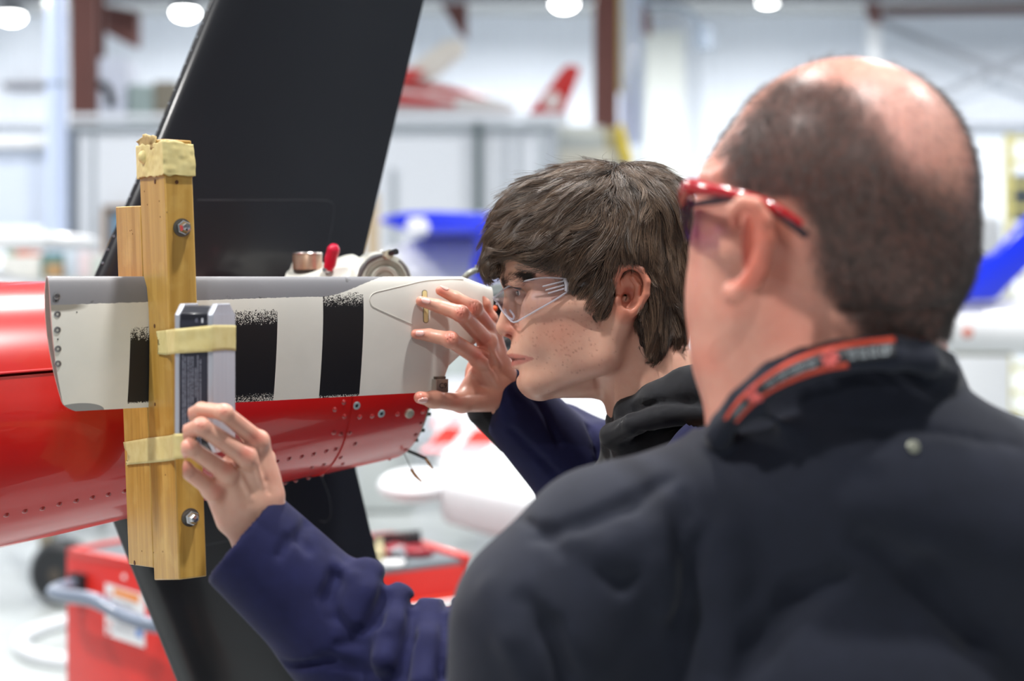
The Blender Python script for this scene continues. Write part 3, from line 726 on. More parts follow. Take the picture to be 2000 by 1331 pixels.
# grey scuff at the lower tip corner, brown stain near the tip under the strip
s1, c1 = smooth_s(160, 812)
dx = t.val('DIVIDE', t.val('SUBTRACT', S_, smooth_s(154, 800)[0]), .024); dy = t.val('DIVIDE', t.val('SUBTRACT', C_, CH), .0075)
r2 = t.val('ADD', t.val('MULTIPLY', dx, dx), t.val('MULTIPLY', dy, dy)); col = t.mix(t.val('MULTIPLY', t.val('LESS_THAN', r2, 1.0), .85), col, lin(120, 124, 128))
dx = t.val('DIVIDE', t.val('SUBTRACT', S_, smooth_s(112, 610)[0]), .028); dy = t.val('DIVIDE', t.val('SUBTRACT', C_, cA+.001), .006)
r3 = t.val('ADD', t.val('MULTIPLY', dx, dx), t.val('MULTIPLY', dy, dy))
col = t.mix(t.val('MULTIPLY', t.val('MULTIPLY', t.ramp(r3, 1.1, .4), t.val('GREATER_THAN', C_, lim)), .8), col, lin(112, 104, 92))
t.color(col); t.b.inputs['Roughness'].default_value = .42; t.bump(spk, .08, .0003); blade_m = t.m
tail = empty('helicopter_tail', (-.2, 1.75, 0), 'glossy red helicopter tail boom with a black fin and white gearbox', 'helicopter tail')
rotor = empty('tail_rotor', tuple(bpt(.2, .06, 0)), 'tail rotor with a white blade, black stripes and grey leading edge', 'rotor')
# skin of the blade
NS, NC = 150, 40
sv = np.concatenate([np.linspace(smooth_s(96, 560)[0], s_rt[0]-.004, 120), np.linspace(s_rt[0]-.003, s_rt[4]+.004, 30)])
xc = (1-np.cos(np.linspace(0, math.pi, NC)))/2
V = []; UV = []; ring = 2*NC-2
for i, s in enumerate(sv):
    ct, cb = c_top(s), c_bot(s)
    tip = max(0, 1-i/14)
    row = [(1, x) for x in xc]+[(-1, x) for x in xc[-2:0:-1]]
    for side, x in row:
        c = ct+(cb-ct)*x
        # tip edge sweeps back toward the trailing edge and its lower corner is rounded
        dsw = .0165*(x**2.2)*tip
        corner = max(0, x-.93)/.07; dsw += .010*corner**2*tip
        w = foil(min(max(c/CH, .0), 1)) if s < s_rt[0] else foil(x)*np.interp(s, [s_rt[0], s_rt[4]], [1, .55])
        V.append(A3+es*(s+dsw)-ez*c+en*(NM+side*w)); UV.append((s+dsw, c))
V = np.array(V); Q = []
for i in range(len(sv)-1):
    for k in range(ring):
        a = i*ring+k; b = i*ring+(k+1) % ring; Q.append((a, b, b+ring, a+ring))
V = V.tolist(); nV = len(V)
# root cap
Q2 = []
for k in range(1, NC-1):
    a = (len(sv)-1)*ring; Q2.append((a+k, a+k+1, a+(ring-k) % ring if k+1 < NC-1 else a+k+1, a+(ring-k) % ring))
me_o = mesh_np('rotor_blade', np.array(V), np.array(Q), blade_m, rotor)
uvl = me_o.data.uv_layers.new(name='UVMap'); li = np.empty(len(me_o.data.loops), dtype=np.int32); me_o.data.loops.foreach_get('vertex_index', li)
uvl.data.foreach_set('uv', np.array(UV, dtype=np.float32)[li].ravel())
rotor_e = rotor; rotor = me_o
# tip: open end, thin rim and recessed rib
rim = [np.array(V[k]) for k in range(ring)]
cen = sum(rim)/ring
mb = MB(); G0 = rim; G1 = [cen+(p-cen)*np.array([1, 1, .985])+(cen-p)*.0 for p in rim]
inner = []
for k, p in enumerate(rim):
    q = p.copy(); dn = (p-A3-en*NM) @ en; q = q-en*dn*(.24 if abs(dn) > .001 else 0); q = q+ez*(.0012 if k > NC*.5 and k < NC*1.5 else -.0012); inner.append(q)
mb.grid([rim, inner, [q+es*.010 for q in inner]], closed_u=True); mb.build('tip_rim', M('tip_edge_metal', (196, 184, 178), .45, .4, nz=.2, nscale=90), rotor)
mb = MB(); vs = [mb.bm.verts.new(Vector(q+es*.0095)) for q in inner]; mb.bm.faces.new(vs); mb.build('tip_rib', M('tip_rib_dirty', (150, 134, 128), .6, .2, nz=.45, nscale=60), rotor)
scr_m = M('screw_steel', (150, 150, 152), .35, .9)
scr0 = None
for (x, y) in ((112, 614), (112, 645), (113, 682), (113, 711), (110, 579)):
    p, s, c = bfront(x, y, 0)
    if scr0 is None:
        q0 = p; scr0 = MB().lathe(p, en, [(.0012, -.0004), (.0012, .0002), (.0020, .0002), (.0023, .0009), (.0031, .0006), (.0033, -.001)], 20).build('tip_screw', scr_m, rotor); scr0.data.materials[0] = scr_m
    else: copy_at(scr0, rotor, p-q0+(en*.0011 if y < 600 else 0))
for (x, y, r_) in ((109, 588, .001), (113, 663, .0008), (150, 610, .0007)):
    p, s, c = bfront(x, y, 0); MB().sph(p, r_, 8).build('paint_chip', M('chip_dark', (60, 58, 58), .6), rotor)
# doubler outline and slots
dpts = [bfront(x, y, .0001)[0] for x, y in ((905, 546), (872, 546), (830, 549), (790, 558), (752, 567), (735, 571), (726, 576), (722, 585), (726, 597), (738, 604), (760, 614), (785, 625), (806, 634))]
MB().tube(dpts, .0006, 6, sub=4).build('doubler_edge', M('doubler_line', (192, 190, 182), .5), rotor)
ysl = M('slot_cream', (226, 216, 158), .5); dk = M('slot_rim', (70, 64, 52), .7)
for (x, y0, y1) in ((829, 567, 590), (831.5, 594, 631)):
    def ov(rw, off):
        pts = []
        for k in range(20):
            a = 2*math.pi*k/20; pts.append(bfront(x+rw*math.cos(a), (y0+y1)/2+((y1-y0)/2-5)*(1 if math.sin(a) > 0 else -1)*(abs(math.sin(a)) > .01)+rw*math.sin(a), off)[0])
        return pts
    sl = MB().prism(ov(5.4, .0001), tuple(en*.0004)).build('slot_rim', dk, rotor)
    MB().prism(ov(4.3, .0004), tuple(en*.0004)).build('slot_insert', ysl, sl)
# small stamped block clipped at the blade root
p, s, c = bfront(856, 753, 0)
rk = math.atan2(es[1], es[0])
cb_ = empty('stamped_block', tuple(p+en*.004), 'small stamped metal block on the blade root above the thumb', 'metal block')
MB().box(tuple(p+en*.0055), (.0145, .008, .0145), rz=rk, bev=.0008).build('block', M('block_bronze', (150, 138, 128), .35, .7), cb_)
MB().box(tuple(p+en*.0055-es*.0082), (.0012, .0085, .0145), rz=rk).build('edge_strip', M('block_strip', (196, 190, 184), .3, .8), cb_)
MB().box(tuple(p+en*.0045+ez*.0085-es*.001), (.013, .005, .003), rz=rk, bev=.0005).build('lug', M('block_dark', (96, 84, 76), .45, .6), cb_)
def text(s, loc, size, mat, parent, R, name, ext=.0002, al='LEFT'):
    c = bpy.data.curves.new(name, 'FONT'); c.body = s; c.size = size; c.extrude = ext; c.align_x = al; c.align_y = 'CENTER'; c.materials.append(mat); c.resolution_u = 2
    o = bpy.data.objects.new(name, c); COL.objects.link(o); o.parent = parent
    o.matrix_world = Matrix.Translation(Vector(loc)) @ R; 
    me = bpy.data.meshes.new_from_object(o); bpy.data.objects.remove(o); me.transform(Matrix.Translation(Vector(loc)-worg(parent)) @ R)
    return link(bpy.data.objects.new(name, me), parent)
def frame(x, n):
    x = Vector(x).normalized(); n = Vector(n).normalized(); y = n.cross(x)
    return Matrix(((x.x, y.x, n.x, 0), (x.y, y.y, n.y, 0), (x.z, y.z, n.z, 0), (0, 0, 0, 1)))
text('C9', p+en*.0097, .0085, M('stamp_dark', (40, 34, 32), .6), cb_, frame(es, en), 'stamped_letters', al='CENTER')

# ---- wooden clamp
wood = NT('varnished_wood'); g = wood.geo()
gr = wood.noise(1.0, 5, vec=wood.scaled(g, (240, 240, 9)), rough=.6); gr2 = wood.noise(1.0, 3, vec=wood.scaled(g, (60, 60, 3)))
gr3 = wood.noise(40, 4)
c = wood.mix(wood.ramp(gr2, .3, .7), lin(200, 160, 84), lin(170, 128, 54)); c = wood.mix(wood.val('MULTIPLY', wood.ramp(gr, .5, .85), .55), c, lin(132, 92, 40)); c = wood.mix(wood.val('MULTIPLY', wood.ramp(gr3, .55, .8), .3), c, lin(226, 196, 120))
wood.color(c); wood.b.inputs['Roughness'].default_value = .38; wood.bump(gr, .25, .0004); wood.bump(gr3, .2, .0006)
clamp = empty('wooden_blade_clamp', tuple(P(320, 1135, 1.3)), 'two block varnished wooden clamp bolted across the rotor blade', 'clamp')
Cc = P(327, 600, 1.262)             # near vertical corner of the front block
def n_for(s, px):
    k = (px-1000)/F; o = A3+es*s; return (k*o[1]-o[0])/(en[0]-k*en[1])
s_c = s_at(278, NM); n_c = n_for(s_c, 327)
def zof(px, n, s, py): return ZC+(YH-py)/F*(A3+en*n+es*s)[1]
WID = .0275
def lean(p): return p+es*(.0135*(1.62-p[2])/.36)
def block(n_back, n_front, ztop, zbot, name, s_shift=0, notch=True, zbb=None, ztb=None):
    zt_, zb_ = ztop, zbot
    poly = [(n_front, zb_), (n_front, zt_), (n_back, ztb or zt_)]
    zl = A3[2]
    sgn = 1 if n_front > n_back else -1
    if notch:
        for x in np.linspace(0, 1, 13): poly.append((NM+sgn*(foil(x)+.0006), zl-CH*x))
    poly.append((n_back, zbb or zb_))
    mb = MB(); mb.prism([A3+es*(s_c+s_shift)+en*n+ez*(z-A3[2]) for n, z in poly], tuple(es*WID), 0)
    for v in mb.bm.verts: v.co = Vector(lean(np.array(v.co)))
    o = mb.build(name, wood.m, clamp)
    md = o.modifiers.new('b', 'BEVEL'); md.width = .0013; md.segments = 2; md.limit_method = 'ANGLE'; md.angle_limit = math.radians(50)
    return o
zt1 = zof(0, n_c, s_c, 272); zb1 = zof(0, n_c, s_c, 1136)
# depth of the rear corner: where the left face ends, column 277
n_mid = NM
NB2 = n_for(s_c, 229)
fb = block(NM, n_c, zt1, zb1, 'front_block', zbb=zof(0, NM, s_c, 1137), ztb=zof(0, NM, s_c, 275))
zt2 = ZC+(YH-402)/F*(A3+en*(NM-.03)+es*s_c)[1]; zb2 = zof(0, NM, s_c, 1113)
rb = block(NM-.0008, NB2, zof(0, NB2, s_c, 404), zof(0, NB2, s_c, 1106), 'rear_block', zbb=zb2, ztb=zof(0, NM, s_c, 402))
def face_pt(px, py, plane):   # plane: ('r', n) right face, ('l', s) left face
    k = (px-1000)/F
    def sol(o, e):
        tt = (k*o[1]-o[0])/(e[0]-k*e[1]); q = o+e*tt; return q
    for it in range(4):
        if it == 0: z = A3[2]
        if plane[0] == 'r': o = A3+en*plane[1]+es*(.0135*(1.62-z)/.36); q = sol(o, es)
        else: o = A3+es*(plane[1]+.0135*(1.62-z)/.36); q = sol(o, en)
        z = ZC+(YH-py)/F*q[1]
    q = q.copy(); q[2] = z; return q
sm = M('bolt_steel', (190, 190, 194), .22, 1)
for (x, y) in ((355, 445), (371, 1011)):
    p = face_pt(x, y, ('r', n_c))
    b = MB().lathe(p, en, [(.0085, 0), (.0085, .0014), (.0045, .0015)], 28).build('washer', M('washer_grey', (120, 118, 110), .4, .9), clamp)
    mb = MB().lathe(p, en, [(.0066, .0015), (.0068, .0022), (.0068, .0062), (.0062, .0068), (.0058, .007), (.0054, .0095), (.0035, .0122), (.001, .0132), (.0001, .0133)], 6); mb.build('cap_nut', sm, clamp, angle=25)
knot = M('nail_brown', (88, 52, 26), .6); pit = M('wood_pit', (96, 60, 26), .7)
for x, y, pl, r_ in ((303, 355, 'l', .0022), (345, 356, 'r', .0018), (302, 637, 'l', .002), (303, 790, 'l', .0017)):
    p = face_pt(x, y, (pl, s_c) if pl == 'l' else (pl, n_c)); n_ = -es if pl == 'l' else en
    MB().lathe(p, n_, [(r_, -.0002), (r_, .0003), (.0002, .0005)], 14).build('nail_head', knot, clamp)
for x, y in ((311, 393), (282, 374), (326, 415), (313, 424), (257, 450), (259, 457), (254, 451), (288, 400), (323, 928), (300, 1080), (318, 1078), (277, 1077)):
    p = face_pt(x, y, ('l', s_c)); MB().lathe(p, -es, [(.0008, -.0002), (.0008, .0001), (.0001, .0002)], 8).build('wood_pit', pit, clamp)
MB().lathe(face_pt(263, 1100, ('l', s_c)), -es, [(.0024, -.0002), (.0024, .0003), (.0002, .0005)], 14).build('nail_head', knot, clamp)
# masking tape
def tape_mat(name, alpha):
    t = NT(name); n = t.noise(90, 4); t.color(t.mix(t.ramp(n, .3, .7), lin(214, 196, 132), lin(226, 212, 152))); t.b.inputs['Roughness'].default_value = .6
    t.b.inputs['Alpha'].default_value = alpha; t.bump(t.noise(260, 3), .3, .0004); return t.m
tp = tape_mat('masking_tape_thin', .86); tp2 = tape_mat('masking_tape_thick', 1)
wrap = empty('masking_tape', tuple(face_pt(300, 340, ('l', s_c))), 'crumpled masking tape wrapped over the top of the wooden clamp', 'tape')
def wraprow(z, off):
    pts = []
    cs = [(s_c-off, NM-off), (s_c-off, n_c+off), (s_c+WID+off, n_c+off), (s_c+WID+off, NM-off)]
    for (a, b), nn in zip(zip(cs, cs[1:]+cs[:1]), (60, 34, 60, 34)):
        for k in range(nn):
            u = k/nn; pts.append((a[0]+(b[0]-a[0])*u, a[1]+(b[1]-a[1])*u))
    return [lean(A3+es*q[0]+en*q[1]+ez*(z-A3[2])) for q in pts]
zr0 = ZC+(YH-340)/F*1.29; zr1 = ZC+(YH-274)/F*1.29
rows = []
for i in range(31):
    z = zr0+(zr1-zr0)*i/30; rows.append(wraprow(z, .0010))
mb = MB(); R = mb.grid(rows, closed_u=True)
C0 = np.array([[list(v.co) for v in row] for row in R])
N1 = vnoise(C0*[1, 1, .6], .011, 3); N2 = vnoise(C0, .0045, 4); cen = C0.mean(axis=1, keepdims=True); dd = C0-cen; dd[..., 2] = 0; dd /= np.linalg.norm(dd, axis=-1, keepdims=True)
for i, row in enumerate(R):
    for k, v in enumerate(row):
        w = .0011*N1[i, k]+.0006*N2[i, k]; v.co += Vector(dd[i, k]*(w+.0012)); 
        if i in (0, 30): v.co.z += .0022*N1[i, k]+.0016*N2[i, k]
mb.build('tape_band', tp2, wrap, smooth=True, solid=.0005)
mb = MB(); v3 = []
for (x, y) in ((270, 276), (272, 288), (290, 296), (304, 290), (303, 265), (285, 263)): v3.append(face_pt(x, y, ('l', s_c-.0006)))
mb.prism(v3, tuple(-es*.0012)); bmesh.ops.triangulate(mb.bm, faces=mb.bm.faces); bmesh.ops.subdivide_edges(mb.bm, edges=mb.bm.edges, cuts=4, use_grid_fill=True)
for v in mb.bm.verts: v.co += Vector(tuple((vnoise(np.array([v.co]), .004, 8+k)[0])*.0018 for k in range(3)))
mb.build('torn_scrap', M('tape_scrap', (176, 152, 100), .7, nz=.4, nscale=200), wrap, smooth=True)
for (x, y, rx, rz_) in ((283, 307, .0066, .0072), ): # thumb pressed coin shape under the tape
    MB().sph(face_pt(x, y, ('l', s_c-.001)), rx, 20, (1, .9, 1)).build('round_lump', tp2, wrap)

# ---- digital level
al = math.radians(15); la_ = np.array([math.cos(al), -math.sin(al), 0]); lb_ = np.array([math.sin(al), math.cos(al), 0])
FL = P(341, 545, 1.228); LW = .0357; LD = .0432; rl = -al
lev = empty('digital_level', tuple(P(400, 880, 1.22)), 'silver digital level with a black text label taped to the wooden clamp', 'level')
zt = lambda y: ZC+(YH-y)/F*1.2
z1, z0 = zt(595), zt(893)
alu = NT('level_aluminium'); alu.b.inputs['Metallic'].default_value = .35; alu.b.inputs['Roughness'].default_value = .33; alu.color(alu.mix(alu.noise(1, 3, vec=alu.scaled(alu.geo(), (400, 400, 8))), lin(176, 181, 194), lin(196, 200, 210)))
def lp(a, b, z): return FL*[1, 1, 0]+la_*a+lb_*b+ez*z
PT = .0045
for nm, a0, a1 in (('left_plate', 0, PT), ('right_plate', LW-PT*1.0, LW)):
    ch = .0095
    poly = [lp(a0, 0, z0+ch), lp(a0, 0, z1-ch), lp(a0, ch, z1), lp(a0, LD-ch, z1), lp(a0, LD, z1-ch), lp(a0, LD, z0+ch), lp(a0, LD-ch, z0), lp(a0, ch, z0)]
    o = MB().prism(poly, tuple(la_*(a1-a0))).build(nm, alu.m, lev); md = o.modifiers.new('b', 'BEVEL'); md.width = .0006; md.segments = 2; md.limit_method = 'ANGLE'
for b in (.0125, .038):
    MB().box(tuple(lp(LW+.0002, b+.003, (z0+z1)/2)), (.0006, .0012, z1-z0-.022), rz=rl).build('groove_line', M('groove_grey', (120, 126, 140), .4, .4), lev)
MB().box(tuple(lp(LW-.0012, LD/2, (z0+z1)/2)), (.0036, LD-.001, z1-z0-.018), rz=rl).build('side_web', alu.m, lev)
blackp = M('level_black', (34, 35, 44), .3, coat=.3)
ch = .0085
poly = [lp(PT, .0012, z0+ch), lp(PT, .0012, z1-ch), lp(PT, ch, z1-.0018), lp(PT, LD-ch, z1-.0018), lp(PT, LD-.001, z1-ch), lp(PT, LD-.001, z0+ch), lp(PT, ch, z0), ]
o = MB().prism(poly, tuple(la_*(LW-2*PT))).build('display_body', blackp, lev); md = o.modifiers.new('b', 'BEVEL'); md.width = .001; md.segments = 2; md.limit_method = 'ANGLE'
tx = M('level_text', (150, 152, 168), .5); tx2 = M('level_text_bright', (226, 228, 236), .5)
lbl = MB().box(tuple(lp(LW/2, .0008, (z0+z1)/2+.003)), (LW-2*PT-.001, .0008, z1-z0-.034), rz=rl).build('text_label', M('label_navy', (44, 45, 58), .4), lev)
rr_ = random.Random(3)
cols = [(.0072, 618, 893), (.0089, 700, 893), (.0112, 700, 893), (.0130, 700, 893), (.0147, 700, 880), (.0168, 722, 780), (.0185, 694, 893), (.0205, 706, 890)]
for ci, (a, ya, yb) in enumerate(cols):
    mb = MB(); y = max(ya, 697)
    while y < yb:
        ln = rr_.uniform(5, 18); z_a = zt(y); z_b = zt(min(y+ln, yb))
        yy = y
        while yy < min(y+ln, yb):     # letter sized marks
            h = rr_.uniform(.9, 2.0); w = rr_.uniform(.0006, .0011)
            mb.box(tuple(lp(.0045+(a-.0045)*1.25, .0002, zt(yy+h/2))), (w, .0003, U(h, 1.2)), rz=rl); yy += h+.7
        y += ln+rr_.uniform(1.5, 3)
    mb.build('text_row', tx, lbl)
MB().box(tuple(lp(.0262, .0002, zt(628))), (.0013, .0003, U(9, 1.2)), rz=rl).build('bright_mark', tx2, lbl)
MB().box(tuple(lp(.0208, .0002, zt(628))), (.0024, .0003, U(8, 1.2)), rz=rl).build('small_code', M('code_grey', (92, 94, 110), .5), lbl)
def tape_strip(name, pts, y0s, y1s, lab, mat, torn=0):
    """pts: xy positions along the strip; y0s / y1s: top and bottom pixel rows"""
    rows = []; n = 8
    for i, (q, a, b) in enumerate(zip(pts, y0s, y1s)):
        za = ZC+(YH-a)/F*q[1]; zb = ZC+(YH-b)/F*q[1]; rows.append([np.array([q[0], q[1], za+(zb-za)*k/n]) for k in range(n+1)])
    dense = []
    for i in range(len(rows)-1):
        m = 6
        for j in range(m): dense.append([rows[i][k]+(rows[i+1][k]-rows[i][k])*j/m for k in range(n+1)])
    dense.append(rows[-1])
    if torn:
        dr = (pts[1]-pts[0])*1.0
        for k in range(n+1): dense[0][k] = dense[0][k]+np.array([dr[0], dr[1], 0])*[0, .05, .1, .45, .55, .6, .58, .3, .45][k]*torn
    mb = MB(); R = mb.grid(dense)
    for row in R:
        for v in row:
            v.co += Vector((0, -1, 0))*float(.0005+.0006*vnoise(np.array([v.co]), .005, 5)[0])
    o = mb.build(name, mat, None, smooth=True, solid=.00016); tag(o, lab, 'tape'); return o
q = lambda p: np.array([p[0], p[1]])
L0 = q(face_pt(306, 665, ('l', s_c))); L1_ = q(face_pt(326, 665, ('l', s_c)))
tape_strip('masking_tape_strip', [L0-q(es)*.0005, L1_-q(es)*.001, q(lp(-.0006, .0, 0)), q(lp(0, -.0008, 0)), q(lp(LW, -.0008, 0)), q(lp(LW+.0011, .001, 0)), q(lp(LW+.0011, LD*.5, 0)), q(lp(LW+.0011, LD-.006, 0)), q(lp(LW+.0011, LD, 0))],
           [647, 645, 643, 643, 636, 635, 635, 635, 636], [692, 694, 692, 691, 687, 686, 684, 685, 686], 'yellow masking tape strip across the upper half of the digital level', tp, torn=1.0)
M0 = q(face_pt(242, 870, ('l', s_c))); M1 = q(face_pt(290, 870, ('l', s_c))); M2 = q(face_pt(332, 870, ('l', s_c)))
tape_strip('masking_tape_strip', [M0-q(es)*.0005, M1-q(es)*.0008, M2-q(es)*.001+q(en)*.0004, q(lp(-.001, .004, 0)), q(lp(0, -.0008, 0)), q(lp(.02, -.0008, 0))],
           [864, 856, 851, 848, 848, 846], [909, 905, 901, 898, 897, 895], 'cream masking tape strip below the blade running under the fingers', tp, torn=.35)

# ---- tail boom
bd = np.array([math.cos(math.radians(34.6)), math.sin(math.radians(34.6)), 0]); bn = np.array([bd[1], -bd[0], 0])
BC = P(0, 545, 1.50); BC = np.array([BC[0], BC[1], 0])
TL = .465
def bst(tt):   # radius, centre height
    r = .1375+(.1075-.1375)*tt/TL; return r, 1.594-r
red = NT('boom_red'); red.color(red.mix(red.noise(7, 4), lin(176, 16, 16), lin(186, 20, 18))); red.b.inputs['Roughness'].default_value = .28; red.b.inputs['Coat Weight'].default_value = .55; red.b.inputs['Coat Roughness'].default_value = .04
red.bump(red.noise(3.5, 2), .15, .01); red.bump(red.noise(900, 2), .03, .0003); redm = red.m
def bpos(tt, a, dr=0):  # a: angle from the camera side horizontal, positive upward
    r, zc = bst(tt); r += dr
    return BC+bd*tt+bn*r*math.cos(a)+ez*(zc+r*math.sin(a))
def shell(name, t0, t1, a0, a1, dr, mat, thick=.003, n=48, m=30):
    mb = MB(); out = [[bpos(t0+(t1-t0)*i/m, a0+(a1-a0)*k/n, dr) for k in range(n+1)] for i in range(m+1)]
    inn = [[bpos(t0+(t1-t0)*i/m, a0+(a1-a0)*k/n, dr-thick) for k in range(n+1)] for i in range(m+1)]
    Ro = mb.grid(out); Ri = mb.grid(inn)
    for i in range(m):
        for j in (0, n): mb.bm.faces.new((Ro[i][j], Ro[i+1][j], Ri[i+1][j], Ri[i][j]))
    for k in range(n):
        for j in (0, m): mb.bm.faces.new((Ro[j][k], Ro[j][k+1], Ri[j][k+1], Ri[j][k]))
    return mb.build(name, mat, tail)
seam = math.asin((1.5075-bst(0)[1])/bst(0)[0])
T_SEAM = .358
shell('boom_skin', -.7, TL, -math.pi*1.1, seam-.008, 0, redm)
shell('upper_cowling', -.7, .34, seam+.012, math.pi-.2, .0035, redm, .004)
shell('rear_upper_skin', .34, TL, seam-.02, math.pi-.1, 0, redm)
shell('lap_panel', T_SEAM, TL, -math.pi*.72, seam-.05, .0016, redm, .0018)
MB().tube([bpos(tt, seam+.012, .0035) for tt in np.linspace(-.7, .34, 20)], .0012, 8, sub=1).build('seam_lip', M('lip_lit_red', (214, 60, 66), .2, coat=1), tail)  # lit edge of the seam put into a brighter red
zn = M('zinc_yellow', (190, 198, 30), .5, nz=.25, nscale=120); gs = M('bulkhead_grey', (118, 128, 116), .5, .2, nz=.35, nscale=90)
R_ = [[bpos(TL+dt, a, dr) for a in np.linspace(-math.pi, math.pi, 73)] for dt, dr in ((0, -.001), (.004, -.001), (.004, -.010), (.012, -.012), (.012, -.020), (.002, -.022), (0, -.03))]
mb = MB(); mb.grid(R_); mb.build('end_bulkhead', gs, tail)
mb = MB(); mb.grid([[bpos(TL+dt, a, dr) for a in np.linspace(-.42, .1, 24)] for dt, dr in ((.0045, -.0005), (.0052, -.0006), (.0052, -.008), (.013, -.011))]); mb.build('yellow_primer_edge', zn, tail)
mb = MB()
for a in (-.5, -.75, -.95): mb.box(tuple(bpos(TL+.008, a, -.006)), (.006, .006, .004), rz=rk)
mb.build('clip_brackets', M('bracket_dark', (52, 58, 52), .5), tail)
# rivets: dished, along the lower line and round the lap joint
riv0 = None
def rivet(tt, a, name='rivet', r=.0031, dr=0):
    global riv0
    p = bpos(tt, a, dr); n = p-bpos(tt, a, dr-.01); n /= np.linalg.norm(n)
    rot = Vector((0, 0, 1)).rotation_difference(Vector(n)).to_matrix().to_4x4()
    if riv0 is None:
        mb = MB(); mb.lathe((0, 0, 0), (0, 0, 1), [(r, -.0004), (r*.98, .0002), (r*.62, .0003), (r*.5, .0012), (r*.25, .0016), (.0001, .0017)], 14); bmesh.ops.recalc_face_normals(mb.bm, faces=mb.bm.faces)
        me = bpy.data.meshes.new('rivet')
        for f in mb.bm.faces: f.smooth = True
        mb.bm.to_mesh(me); me.materials.append(M('rivet_red', (150, 18, 20), .35, coat=.5)); riv0 = me
    o = bpy.data.objects.new(name, riv0); COL.objects.link(o); o.parent = tail
    o.matrix_basis = Matrix.Translation(Vector(p)-worg(tail)) @ rot
    return o
def on_boom(px, py, dr=0):
    """boom parameter seen at a pixel"""
    ray = P(px, py, 1)-np.array([0, 0, ZC]); o = np.array([0, 0, ZC]); best = None
    for dd in np.arange(1.0, 2.4, .0015):
        q_ = o+ray*dd; v = q_-BC; tt = v @ bd; h = v @ bn; r, zc = bst(tt); rr_2 = math.hypot(h, q_[2]-zc)
        a_ = math.atan2(q_[2]-zc, h)
        if rr_2 < r+dr: return tt, a_
        if best is None or rr_2-r < best[0]: best = (rr_2-r, tt, a_)
    return best[1], best[2]
rows = [(12, 1006), (48, 999), (82, 993), (115, 985), (148, 979), (180, 972), (211, 966), (243, 960), (280, 952), (330, 942), (541, 902), (564, 896), (589, 892), (612, 887), (637, 882), (655, 878), (664, 892), (668, 904), (632, 908), (608, 914), (651, 845), (665, 848), (681, 845), (692, 866), (653, 800), (671, 786), (673, 814), (700, 813), (725, 812), (775, 808), (824, 803), (820, 826), (810, 848), (791, 876)]
for x, y in rows:
    g_ = on_boom(x, y)
    if g_: rivet(g_[0], g_[1], dr=.0016 if g_[0] > T_SEAM else 0)
for x, y in ((695, 792), (743, 807)):
    g_ = on_boom(x, y); p = bpos(g_[0], g_[1], .0016); n = p-bpos(g_[0], g_[1], -.01); n /= np.linalg.norm(n)
    o = MB().lathe(p, n, [(.0046, 0), (.0044, .0007), (.0022, .0009), (.0021, -.0002)], 22).build('dzus_ring', M('ring_pale', (168, 190, 196), .35, .4), tail)
    MB().lathe(p, n, [(.0021, 0), (.0020, .0003), (.0001, .0003)], 14).build('dark_socket', M('socket_black', (20, 26, 34), .5), o)
g_ = on_boom(797, 806); p = bpos(g_[0], g_[1], .0016); n = p-bpos(g_[0], g_[1], -.01); n /= np.linalg.norm(n)
MB().lathe(p, n, [(.0056, 0), (.0056, .0028), (.005, .0034), (.0001, .0036)], 24).build('steel_stud', M('stud_steel', (190, 184, 170), .35, .8), tail)
for x, y in ((590, 934), (608, 930), (628, 925), (648, 921), (760, 896)):
    rivet(on_boom(x, min(y, 915))[0], -1.35, dr=.0016)
# ---- black fin behind the boom
FN = -.155
def fin_pt(px, py):
    o = BC+bn*FN; k = (px-1000)/F; tt = (k*o[1]-o[0])/(bd[0]-k*bd[1]); q_ = o+bd*tt; return tt, ZC+(YH-py)/F*q_[1]
fs = [(-260, 523, 886), (0, 410, 826), (270, 301, 762), (535, 186, 700), (700, 118, 665), (790, 140, 668), (920, 182, 694), (1080, 244, 732), (1331, 345, 795), (1700, 494, 880)]
fin_m = NT('fin_black'); fin_m.color(fin_m.mix(fin_m.noise(9, 5), lin(22, 24, 30), lin(28, 30, 36))); fin_m.b.inputs['Roughness'].default_value = .3; fin_m.b.inputs['Coat Weight'].default_value = .5; fin_m.b.inputs['Coat Roughness'].default_value = .12; fin_m.bump(fin_m.noise(3, 2), .12, .02)
lev_ = []
for y in np.concatenate([np.linspace(-260, 700, 30), np.linspace(720, 1700, 30)]):
    x0 = np.interp(y, [f[0] for f in fs], [f[1] for f in fs]); x1 = np.interp(y, [f[0] for f in fs], [f[2] for f in fs])
    t0, za = fin_pt(x0, y); t1, zb = fin_pt(x1, y); lev_.append((t0, za, t1, zb))
xs = np.array([0, .004, .015, .04, .08, .15, .25, .4, .55, .7, .85, 1.0]); th = .030*5*(.2969*np.sqrt(xs)-.126*xs-.3516*xs**2+.2843*xs**3-.1015*xs**4); th[-1] = .003
rows = []
for t0, za, t1, zb in lev_:
    rows.append([BC+bd*(t0+(t1-t0)*x)+ez*(za+(zb-za)*x)+bn*(FN+h) for x, h in zip(xs, th)]+[BC+bd*(t0+(t1-t0)*x)+ez*(za+(zb-za)*x)+bn*(FN-h) for x, h in zip(xs[::-1], th[::-1])])
mb = MB(); mb.grid(rows, closed_u=True); fin = mb.build('tail_fin', fin_m.m, tail, angle=50)
fin['label'] = 'gloss black swept fin'
